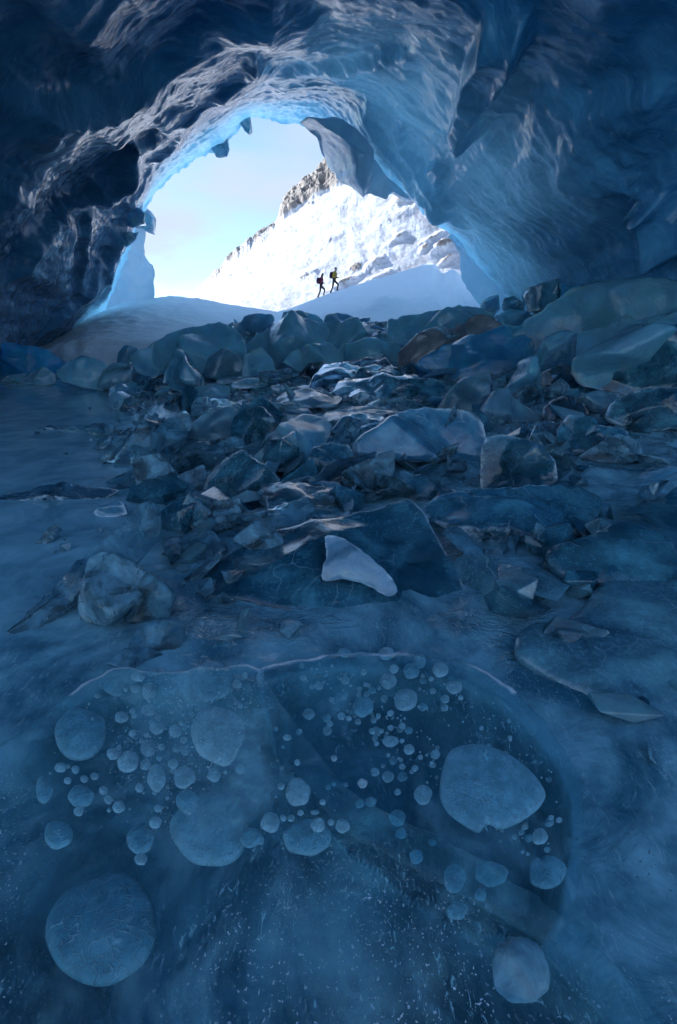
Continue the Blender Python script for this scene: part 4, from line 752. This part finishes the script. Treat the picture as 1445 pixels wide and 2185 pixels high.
def bubble(parent, px, py, rx, ry=None, z=.06, mat='bub', poly=None, flat=.28):
    ry = ry or rx; rs = random.random() * 50; n = 40 if max(rx, ry) > 12 else 20; nr = 7 if max(rx, ry) > 12 else 4
    th = np.linspace(0, 2 * math.pi, n, endpoint=False)
    if poly is None:
        w = 1 + .16 * perlin(xyz(np.cos(th) * 1.2 + rs, np.sin(th) * 1.2, rs)); o = np.stack([px + rx * w * np.cos(th), py + ry * w * np.sin(th)], -1)
    else: n = 90; nr = 16; th = np.linspace(0, 2 * math.pi, n, endpoint=False); o = outline(poly, n, .25)
    P = on_z(o[:, 0], o[:, 1], z); c = P.mean(0); rad = np.linalg.norm(P - c, axis=1).mean(); s = 1 - (1 - np.linspace(0, 1, nr + 1)[1:]) ** 1.6
    H = min(rad * flat, .03) * np.sqrt(np.clip(1 - s ** 2.4, 0, 1))
    XY = c[None, None, :2] + (P - c)[:, None, :2] * s[None, :, None]; wob = perlin(np.concatenate([XY / rad * 2, np.full(XY.shape[:2] + (1,), rs)], -1)) * .18
    Zt = z + H[None, :] * (1 + wob); Zb = z - H[None, :] * .6 * (1 + 0 * wob); Zt[:, -1] = z
    z0_ = z + H[0] if np.ndim(H) else z
    V = np.vstack([np.concatenate([XY, Zt[..., None]], -1).reshape(-1, 3), np.concatenate([XY, Zb[..., None]], -1)[:, :-1].reshape(-1, 3), [[c[0], c[1], z + H[0]], [c[0], c[1], z - H[0] * .6]]])
    nF = n * nr; i = np.arange(n); i2 = (i + 1) % n; m = nr - 1; qd = []
    for j in range(nr - 1): qd.append(np.stack([i * nr + j, i * nr + j + 1, i2 * nr + j + 1, i2 * nr + j], -1))
    for j in range(m - 1): qd.append(np.stack([nF + i * m + j, nF + i2 * m + j, nF + i2 * m + j + 1, nF + i * m + j + 1], -1))
    qd.append(np.stack([nF + i * m + m - 1, nF + i2 * m + m - 1, i2 * nr + nr - 1, i * nr + nr - 1], -1)); Q = np.vstack(qd); cf, cb = len(V) - 2, len(V) - 1
    me = bpy.data.meshes.new('air_bubble'); me.from_pydata([tuple(x) for x in V], [], [tuple(map(int, x)) for x in Q] + [(cf, int(i2_) * nr, int(p) * nr) for p, i2_ in zip(i, i2)] + [(cb, nF + int(p) * m, nF + int(r) * m) for p, r in zip(i, i2)])
    me.polygons.foreach_set('use_smooth', [True] * len(me.polygons)); me.materials.append(M[mat])
    ra = np.zeros(len(V), np.float32); ra[:nF] = np.tile(np.clip((s - .78) / .2, 0, 1) * np.clip((1.02 - s) / .05, 0, 1), n); aa = me.attributes.new('rim', 'FLOAT', 'POINT'); aa.data.foreach_set('value', ra)
    bm = bmesh.new(); bm.from_mesh(me); bmesh.ops.recalc_face_normals(bm, faces=bm.faces); bm.to_mesh(me); bm.free()
    return link('air_bubble', me, parent=parent)
BA = [(758, 412, 120, 128), (358, 525, 48, 50), (605, 597, 48, 48), (483, 600, 42, 62), (447, 470, 35, 38), (487, 375, 33, 32), (565, 392, 29, 28), (450, 300, 35, 25), (330, 332, 31, 25), (290, 493, 26), (555, 536, 24), (435, 540, 25),
      (737, 587, 31), (853, 562, 20), (62, 552, 28, 22), (127, 562, 18), (377, 402, 17), (490, 328, 17), (551, 306, 12), (594, 268, 17), (542, 258, 15), (583, 222, 9), (608, 240, 8), (593, 355, 12), (602, 430, 15), (609, 484, 17), (505, 462, 15),
      (440, 410, 12), (416, 437, 11), (495, 512, 13), (640, 318, 11), (603, 318, 9), (378, 303, 13), (385, 325, 12), (250, 653, 20), (272, 695, 20), (317, 725, 28), (408, 643, 20), (210, 590, 18), (165, 603, 18), (92, 610, 16), (490, 732, 18),
      (478, 795, 27), (402, 152, 30, 22), (392, 204, 26, 20), (452, 218, 30, 40), (510, 128, 17, 13), (470, 135, 24, 18), (838, 186, 22), (874, 147, 14), (348, 211, 10), (1105, 662, 57, 63), (985, 795, 42, 44), (1059, 420, 19, 14), (1111, 395, 15),
      (1009, 383, 11), (1104, 530, 14), (932, 465, 9), (1302, 810, 31), (1195, 805, 32), (1252, 793, 15), (1075, 775, 17), (1043, 777, 13), (1117, 752, 14), (1180, 750, 19, 12), (1216, 704, 14), (1032, 635, 16), (1240, 640, 12), (1265, 625, 11),
      (1317, 628, 11), (1390, 622, 22), (1425, 705, 22), (1378, 712, 20), (1265, 512, 14), (916, 690, 16, 18), (140, 745, 22), (415, 955, 28)]
FA = [(718, 820, 165, 165), (725, 175, 105, 85), (300, 195, 50, 42), (150, 410, 108, 118), (150, 680, 60, 50), (410, 870, 60, 62), (50, 850, 62, 62), (250, 1260, 240, 250), (-10, 650, 40, 60), (1150, 860, 110, 80), (620, 700, 50, 50), (900, 860, 50, 45)]
for k, b_ in enumerate(BA):
    r = b_[2] / 2.064; bubble(slabA, 100 + b_[0] / 2.064, 1370 + b_[1] / 2.064, r, (b_[3] / 2.064 if len(b_) > 3 else r), z=.10 - .05 * ((k * 37) % 10) / 10)
for b_ in FA: bubble(slabA, 100 + b_[0] / 2.064, 1370 + b_[1] / 2.064, b_[2] / 2.064, b_[3] / 2.064, z=.05 if b_[2] < 160 else .02, mat='bubf' if b_[2] < 200 else 'bubd')
for u, v, rx, ry in [(250, 90, 35, 35), (265, 157, 25, 22), (140, 22, 22, 22), (330, 255, 28, 32), (400, 195, 18, 15), (495, 350, 48, 62), (605, 418, 24, 26), (650, 330, 70, 55), (505, 485, 45, 40)]:
    bubble(slabA, 723 + u / 2, 1700 + v / 2, rx / 2, ry / 2, z=.05, mat='bubf')
BBl = [(433, 305, 43), (608, 275, 48), (537, 200, 34), (392, 150, 30), (357, 84, 28, 20), (530, 86, 35, 26), (462, 113, 19), (560, 148, 20), (632, 158, 33), (665, 118, 28), (752, 152, 32), (808, 224, 33, 28), (678, 305, 18), (721, 240, 14),
       (770, 273, 18), (768, 308, 16), (680, 195, 15), (713, 190, 11), (252, 217, 19), (210, 335, 24), (284, 350, 18), (344, 343, 17), (297, 375, 14), (286, 405, 19), (382, 327, 10), (412, 366, 13), (488, 407, 21), (545, 448, 34, 24), (620, 402, 17),
       (585, 398, 14), (623, 480, 22), (730, 500, 21), (557, 527, 16), (515, 548, 9), (483, 573, 18), (536, 592, 24), (595, 592, 21), (680, 665, 37, 40), (182, 137, 12), (247, 170, 14), (277, 173, 12), (436, 162, 13), (360, 195, 18),
       (418, 232, 12), (470, 237, 16), (498, 228, 10), (520, 272, 16), (835, 267, 11), (1197, 780, 20), (1097, 797, 16), (1160, 838, 33), (1082, 820, 13), (1115, 845, 17), (1190, 893, 13), (575, 655, 14)]
for k, b_ in enumerate(BBl):
    r = b_[2] / 1.927; bubble(slabB, 550 + b_[0] / 1.927, 1350 + b_[1] / 1.927, r, (b_[3] / 1.927 if len(b_) > 3 else r), z=.045 - .09 * ((k * 53) % 10) / 10, mat='bub' if (k % 4) else 'bubf')
bubble(slabB, 0, 0, 50, z=.03, poly=[(958, 1605), (985, 1592), (1025, 1589), (1075, 1605), (1115, 1630), (1145, 1660), (1165, 1695), (1150, 1725), (1110, 1755), (1070, 1770), (1040, 1760), (1020, 1778), (990, 1762), (955, 1735), (938, 1700), (942, 1650)], mat='bub2')
bubble(slabB, 1168, 1862, 40, 38, z=-.02, mat='bubf'); bubble(slabB, 1290, 1790, 60, 90, z=-.05, mat='bubf')
rt = random.Random(21)
def tiny(parent, quad, cnt, z0, z1):
    k = 0
    while k < cnt:
        x = rt.uniform(min(p[0] for p in quad), max(p[0] for p in quad)); y = rt.uniform(min(p[1] for p in quad), max(p[1] for p in quad))
        if inside(x, y, quad): bubble(parent, x, y, 1.8 + 5.5 * rt.random() ** 3, z=rt.uniform(z0, z1)); k += 1
tiny(slabA, [(240, 1450), (520, 1440), (620, 1600), (760, 1740), (700, 1830), (420, 1850), (60, 1700), (90, 1600)], 120, .0, .1)
tiny(slabB, [(620, 1425), (720, 1410), (960, 1600), (930, 1680), (860, 1640)], 120, -.02, .05)
tiny(slabB, [(720, 1410), (960, 1420), (1150, 1560), (1210, 1700), (1200, 1860), (1110, 1850), (900, 1560)], 70, -.08, .04)
B('glassy_ice_dome', 'smooth glassy ice bump with a bright curved rim at bottom right', [(1050, 2060), (1056, 2025), (1085, 2000), (1120, 1998), (1155, 2020), (1172, 2070), (1172, 2110), (1140, 2140), (1090, 2140), (1056, 2110)], 'glass', 74, 0, .5, amp=.02, facets=1, cat='ice dome', A0=on_z(1110, 2130, .13), k=2.4)

# ------------------------------------------------------------------ rubble: single chunks copied over the heap
def proto(seed, kind):
    rs = np.random.RandomState(seed); dims = {'slab': (1, .7, .22), 'block': (1, .8, .65), 'shard': (1, .38, .2), 'lump': (.9, .75, .6)}[kind]
    bm = bmesh.new()
    for _ in range(10 if kind != 'lump' else 16):
        p = rs.normal(size=3); p /= np.abs(p).max() if kind != 'lump' else np.linalg.norm(p); bm.verts.new([p[k] * dims[k] * .5 * rs.uniform(.72, 1) for k in range(3)])
    r = bmesh.ops.convex_hull(bm, input=bm.verts); bmesh.ops.delete(bm, geom=[g for g in bm.verts if not g.link_faces], context='VERTS')
    bmesh.ops.dissolve_limit(bm, angle_limit=R(14), verts=bm.verts, edges=bm.edges)
    bmesh.ops.bevel(bm, geom=list(bm.edges) + list(bm.verts), offset=.02, segments=2, profile=.6, affect='EDGES', clamp_overlap=True)
    bmesh.ops.triangulate(bm, faces=[f for f in bm.faces if len(f.verts) > 4])
    me = bpy.data.meshes.new('ice_chunk'); bm.to_mesh(me); bm.free(); me.polygons.foreach_set('use_smooth', [False] * len(me.polygons)); return me
kinds = ['slab', 'block', 'shard', 'slab', 'lump', 'block', 'slab', 'shard']
protos = {}; PK = {}; CH = []
for mn in ('glass', 'glassd', 'milky', 'slab', 'teal', 'grey', 'dark', 'frost', 'pale'):
    protos[mn] = []; PK[mn] = len(protos)
    for s_ in range(6):
        me = proto(100 + s_ * 7 + len(protos) * 31, kinds[(s_ + len(protos)) % 8]); me.materials.append(M[mn]); protos[mn].append(me)
ZONES = [  # polygon, how many, size range in photo px, materials, label, group
    ([(240, 850), (430, 800), (760, 770), (1100, 800), (1100, 880), (700, 900), (420, 930), (260, 930)], 76, (20, 105), ('glass', 'teal', 'slab', 'milky', 'milky', 'glassd'), 'small broken ice chunk in the rubble across the middle of the cave floor', 'small ice chunks in the middle rubble'),
    ([(250, 930), (600, 930), (1440, 870), (1440, 1000), (800, 1040), (380, 1030)], 80, (34, 180), ('glass', 'milky', 'slab', 'slab', 'milky', 'glassd'), 'small glassy ice piece between the larger blocks at mid distance', 'ice pieces between the larger blocks'),
    ([(330, 1040), (900, 1040), (860, 1120), (560, 1200), (360, 1200)], 56, (36, 170), ('glass', 'glassd', 'milky', 'slab'), 'clear ice fragment lying in the wet hollow behind the great dark slab', 'clear fragments behind the great dark slab'),
    ([(240, 790), (420, 690), (720, 665), (1060, 680), (1100, 740), (760, 790), (480, 820)], 62, (14, 54), ('teal', 'pale', 'pale', 'teal', 'milky'), 'small pale ice chunk on the back heap below the snow', 'small chunks on the back heap'),
    ([(1100, 790), (1440, 760), (1440, 900), (1140, 900)], 26, (20, 80), ('pale', 'glass', 'milky', 'teal'), 'small ice chunk lodged among the big right hand blocks', 'small chunks among the right hand blocks'),
    ([(900, 1060), (1440, 1010), (1440, 1240), (1120, 1330), (960, 1180)], 34, (40, 170), ('slab', 'frost', 'glassd', 'slab'), 'low slab of ice frozen into the floor between the smooth slabs on the right', 'low slabs on the right'),
    ([(380, 1180), (560, 1210), (720, 1340), (500, 1390), (360, 1330)], 12, (26, 100), ('glass', 'glassd', 'milky'), 'clear ice piece frozen in beside the wet shining ice', 'clear pieces beside the wet ice'),
    ([(980, 1240), (1440, 1240), (1440, 1640), (1280, 1560), (1080, 1400)], 16, (40, 190), ('slab', 'frost', 'frost', 'milky'), 'low frosty slab frozen into the floor at lower right', 'low frosty slabs at lower right'),
    ([(0, 812), (240, 845), (330, 900), (230, 1000), (60, 960)], 16, (6, 20), ('dark', 'glassd', 'slab'), 'little dark ice crumb lying alone on the frozen lake', 'crumbs on the frozen lake'),
    ([(20, 770), (160, 740), (300, 760), (330, 830), (60, 812)], 16, (14, 40), ('pale', 'teal', 'pale'), 'small pale ice chunk at the far left shore below the wall', 'small chunks at the far left shore'),
]
rz = random.Random(11)
for poly, cnt, (s0, s1), mats, lab, grp in ZONES:
    xs_ = [p[0] for p in poly]; ys_ = [p[1] for p in poly]; k = 0; tries = 0
    while k < cnt and tries < 3000:
        tries += 1; x = rz.uniform(min(xs_), max(xs_)); y = rz.uniform(min(ys_), max(ys_))
        if not inside(x, y, poly): continue
        g = hit_ground(x, y)
        a = float((g - C0) @ FW); w = s0 + (s1 - s0) * rz.random() ** 1.8; sc_ = w * a / FPX
        mk_ = rz.choice(mats); pi_ = rz.randrange(6); me = protos[mk_][pi_]; o = link('ice_chunk', me, label=lab, cat='ice chunk', group=grp); CH.append((o, x, y, w, mk_, kinds[(pi_ + PK[mk_]) % 8]))
        f_ = rz.uniform(.8, 1.2); o.scale = (sc_ * f_, sc_ / f_, sc_ * rz.uniform(.8, 1.3))
        o.rotation_euler = (rz.gauss(0, .45), rz.gauss(0, .45), rz.uniform(0, 6.28)); o.location = (g[0], g[1], float(terrain(g[0], g[1])) + sc_ * .16); k += 1
# a label for each chunk: its own look, then the block it lies beside
import re
short = {}
for c, l in TRACED:
    sh = re.split(r' (?:on|in|at|with|beside|before|below|behind|under|among|between|by|cut|holding|pointing|standing|lying|leaning|wedged|above|along|of centre|right|left|to|to the|next|stranded|perched|rising|topped|just|across)\b', l)[0]
    sh = sh if 3 <= len(sh.split()) <= 8 else ' '.join(l.split()[:8]); short.setdefault(sh, []).append((c, l))
NB = [(c, k if len(v) == 1 else ' '.join(l.split()[:9])) for k, v in short.items() for c, l in v]
CW = dict(pale='pale teal', glass='clear', glassd='dark clear', milky='milky blue', slab='deep blue', teal='teal', grey='grey blue', dark='blackish blue', frost='frosty'); SW = dict(slab='flat piece', block='block', shard='shard', lump='lump')
lab_ = {}
for o, x, y, w, mk_, kd in CH:
    c, nm_ = min(NB, key=lambda n: math.hypot(n[0][0] - x, (n[0][1] - y) * 1.6)); dx, dy = x - c[0], y - c[1]
    side = ('left of' if dx < 0 else 'right of') if abs(dx) > abs(dy) * 1.2 else ('in front of' if dy > 0 else 'behind')
    sz_ = 'tiny' if w < 26 else 'small' if w < 55 else 'larger'
    lab_.setdefault(f'{sz_} {CW[mk_]} {SW[kd]} {side} the {nm_}', []).append((x, o))
ORD = {2: ['left', 'right'], 3: ['leftmost', 'middle', 'rightmost']}
for k, v in lab_.items():
    v.sort(key=lambda q_: q_[0])
    for i, (x, o) in enumerate(v):
        o['label'] = k if len(v) == 1 else (ORD[len(v)][i] + ' ' + k if len(v) in ORD else k)
        o['label'] = ' '.join(o['label'].split()[:16])
# ground up crumbs, far too many to count
V_, F_ = [], []; rs = np.random.RandomState(5); cube = np.array([(x, y, z) for x in (-1, 1) for y in (-1, 1) for z in (-1, 1)]) * .5
cf_ = np.array([(0, 1, 3, 2), (4, 6, 7, 5), (0, 4, 5, 1), (2, 3, 7, 6), (0, 2, 6, 4), (1, 5, 7, 3)]); cnt = 0
Yr = rs.uniform(2.2, 21, 14000) ; Xr = rs.uniform(-1, 1, 14000) * (Yr * .85 + .5); xb_ = np.interp(Yr, XBY, XBX); keep = (Xr > xb_ - .15) & (rs.rand(14000) < (.12 + .88 * sst(Yr, 5.5, 9))) & (perlin(xyz(Xr, Yr) * .8) > -.12)
Xr, Yr = Xr[keep], Yr[keep]; Zr = terrain(Xr, Yr); S_ = rs.uniform(.012, .05, len(Xr)) * (1 + Yr * .10)
for x, y, z, s_ in zip(Xr, Yr, Zr, S_):
    A_ = rs.normal(size=(3, 3)); Q_, _ = np.linalg.qr(A_); c = (cube * rs.uniform(.5, 1.3, 3) + rs.uniform(-.22, .22, (8, 3))) @ Q_ * s_; V_.append(c + (x, y, z + s_ * .2)); F_.append(cf_ + cnt); cnt += 8
link('ice_crumbs', mesh_np('ice_crumbs', np.vstack(V_), np.vstack(F_), M['milky'], smooth=False), label='crushed ice crumbs scattered between the blocks', cat='crushed ice', kind='stuff')

# ------------------------------------------------------------------ ice hanging from the rim (parts of the cave)
B('ice_drape', 'thick curtain of old snow hanging from the right of the arch', [(640, 262), (700, 262), (745, 285), (790, 335), (835, 385), (880, 430), (862, 424), (835, 408), (822, 428), (806, 418), (790, 414), (775, 418), (755, 398), (742, 375), (735, 345), (722, 318), (690, 288)], 'drape', -8, 20, .5, Y=24.2, parent=cave, amp=.05, facets=5)
B('hanging_ice', None, [(500, 236), (534, 236), (536, 275), (531, 286), (522, 280)], 'milky', 0, 0, .5, Y=26.8, parent=cave)
B('hanging_ice', None, [(440, 300), (480, 262), (490, 318), (484, 334), (464, 338)], 'milky', 0, 0, .4, Y=26.8, parent=cave)
B('hanging_ice', None, [(276, 455), (300, 438), (322, 450), (334, 468), (332, 486), (322, 500), (312, 490), (296, 484), (278, 488)], 'milky', 0, 0, .6, Y=28, parent=cave)
B('hanging_ice', None, [(265, 480), (278, 450), (296, 443), (310, 455), (306, 475), (285, 486)], 'milky', 10, 0, .7, Y=23, parent=cave)
B('hanging_ice', None, [(262, 520), (280, 500), (296, 495), (290, 512), (270, 528)], 'milky', 10, 0, .7, Y=23, parent=cave)

B('ice_curtain', 'bright thin curtain of ice at the left foot of the arch', [(212, 720), (225, 660), (258, 570), (285, 490), (300, 455), (312, 475), (309, 545), (331, 576), (327, 640), (322, 720)], 'rimice', -5, 25, .25, Y=28.4, base=(300, 700), parent=cave, amp=.04, facets=4)
B('ice_curtain', 'bright thin curtain of ice at the right foot of the arch', [(955, 505), (968, 512), (985, 558), (992, 600), (1016, 636), (1040, 668), (1100, 690), (1100, 640), (1075, 590), (1050, 545), (1010, 500), (975, 485)], 'rimice', -5, -25, .25, Y=23.6, base=(1040, 668), parent=cave, amp=.04, facets=4)
# ------------------------------------------------------------------ the two hikers
def skinned(verts, edges, radii, mat, name, parent=None, sub=2, root=0):
    me = bpy.data.meshes.new(name); me.from_pydata(verts, edges, []); o = bpy.data.objects.new(name, me); COL.objects.link(o)
    m = o.modifiers.new('s', 'SKIN'); me.skin_vertices.new() if not me.skin_vertices else None
    for i, r in enumerate(radii): me.skin_vertices[0].data[i].radius = (r, r) if isinstance(r, (int, float)) else r
    for i in range(len(verts)): me.skin_vertices[0].data[i].use_root = (i == root)
    m.use_smooth_shade = True; ss = o.modifiers.new('u', 'SUBSURF'); ss.levels = sub; ss.render_levels = sub
    bpy.context.view_layer.update(); ev = o.evaluated_get(bpy.context.evaluated_depsgraph_get()); nm = bpy.data.meshes.new_from_object(ev)
    nm.name = name; bpy.data.objects.remove(o); nm.materials.clear(); nm.materials.append(mat); nm.polygons.foreach_set('use_smooth', [True] * len(nm.polygons))
    return link(name, nm, parent=parent)
M['black'] = flat('black_trousers', (.012, .012, .016)); M['skin'] = flat('skin', (.42, .26, .19), .5); M['red'] = flat('red_jacket', (.20, .012, .035)); M['maroon'] = flat('maroon_pack', (.07, .012, .035))
M['ochre'] = flat('ochre_jacket', (.50, .27, .03)); M['hat'] = flat('dark_cap', (.02, .02, .03)); M['boot'] = flat('boot', (.015, .013, .012)); M['strap'] = flat('strap', (.10, .10, .12))
def hiker(label, px, py, jacket, pack, hood, h, lead):
    X = float(at(px, py, 38.6)[0]); yc, zc = crest(X); root = link('person', None, label=label, cat='person', group='hikers climbing the snow mound', loc=(X, float(yc), float(snow_h(np.array(X), yc)) - .0))
    s = h / 1.80; f = lambda v: [tuple(c * s for c in p) for p in v]
    up = .17
    V = [(0, 0, .95), (.03, 0, 1.12), (.07, 0, 1.35), (.10, 0, 1.50), (.14, 0, 1.60), (.155, 0, 1.70),
         (0, .10, .90), (.27, .11, .66), (.30, .11, .64), (.22, .11, up + .12), (.21, .11, up + .05), (.36, .11, up + .03),
         (0, -.10, .90), (-.07, -.11, .50), (-.08, -.11, .46), (-.24, -.11, .10), (-.25, -.11, .03), (-.11, -.11, .0),
         (.08, .19, 1.42), (.05, .25, 1.17), (.25, .22, 1.10), (.33, .20, 1.12), (.08, -.19, 1.42), (.02, -.25, 1.17), (.22, -.23, 1.06), (.30, -.22, 1.07)]
    E = [(0, 1), (1, 2), (2, 3), (3, 4), (4, 5), (0, 6), (6, 7), (7, 8), (8, 9), (9, 10), (10, 11), (0, 12), (12, 13), (13, 14), (14, 15), (15, 16), (16, 17), (2, 18), (18, 19), (19, 20), (20, 21), (2, 22), (22, 23), (23, 24), (24, 25)]
    Rr = [.15, .14, .16, .065, .09, .10, .10, .075, .07, .052, .05, .045, .10, .075, .07, .052, .05, .045, .065, .048, .036, .035, .065, .048, .036, .035]
    b_ = skinned(f(V), E, [r * s for r in Rr], M['black'], 'body', root)
    b_.data.materials.append(M['skin']); 
    for p in b_.data.polygons:
        c = p.center / s
        if c.z > 1.50 or (c.x > .27 and 1.0 < c.z < 1.2): p.material_index = 1
    J = [(0, 0, .93), (.03, 0, 1.12), (.07, 0, 1.34), (.10, 0, 1.50), (.08, .19, 1.42), (.05, .26, 1.17), (.24, .225, 1.10), (.08, -.19, 1.42), (.02, -.26, 1.17), (.21, -.235, 1.06)]
    skinned(f(J), [(0, 1), (1, 2), (2, 3), (2, 4), (4, 5), (5, 6), (2, 7), (7, 8), (8, 9)], [r * s for r in (.185, .18, .195, .10, .09, .07, .055, .09, .07, .055)], jacket, 'jacket', root)
    skinned(f([(-.22, 0, 1.02), (-.20, 0, 1.22), (-.17, 0, 1.42), (-.15, 0, 1.50)]), [(0, 1), (1, 2), (2, 3)], [r * s for r in (.15, .185, .17, .11)], pack, 'backpack', root)
    for sy in (1, -1): skinned(f([(-.08, sy * .13, 1.47), (.08, sy * .14, 1.50), (.20, sy * .13, 1.35), (.15, sy * .16, 1.10), (-.06, sy * .17, 1.03)]), [(0, 1), (1, 2), (2, 3), (3, 4)], [.022 * s] * 5, M['strap'], 'shoulder_strap', root, 1)
    if hood: skinned(f([(.05, 0, 1.50), (.10, 0, 1.60), (.125, 0, 1.70)]), [(0, 1), (1, 2)], [r * s for r in (.10, .115, .09)], jacket, 'hood', root); skinned(f([(.10, 0, 1.70), (.14, 0, 1.76), (.26, 0, 1.72)]), [(0, 1), (1, 2)], [r * s for r in (.10, .09, .04)], M['hat'], 'cap', root)
    else: skinned(f([(.12, 0, 1.66), (.13, 0, 1.74), (.12, 0, 1.80)]), [(0, 1), (1, 2)], [r * s for r in (.115, .11, .05)], M['hat'], 'beanie', root)
    for (x, y, z) in ((.21, .11, up), (-.25, -.11, 0)): skinned(f([(x, y, z + .16), (x, y, z + .05), (x + .10, y, z + .03), (x + .18, y, z + .02)]), [(0, 1), (1, 2), (2, 3)], [r * s for r in (.07, .07, .058, .04)], M['boot'], 'boot', root)
    return root
hiker('hiker in a red hooded jacket with a dark pack, walking behind', 685, 632, M['red'], M['maroon'], True, 1.72, 0)
lead_ = hiker('hiker in an ochre jacket with a maroon pack, leading uphill', 713, 624, M['ochre'], M['maroon'], False, 1.82, 0)
lead_.rotation_euler[2] = R(-16)
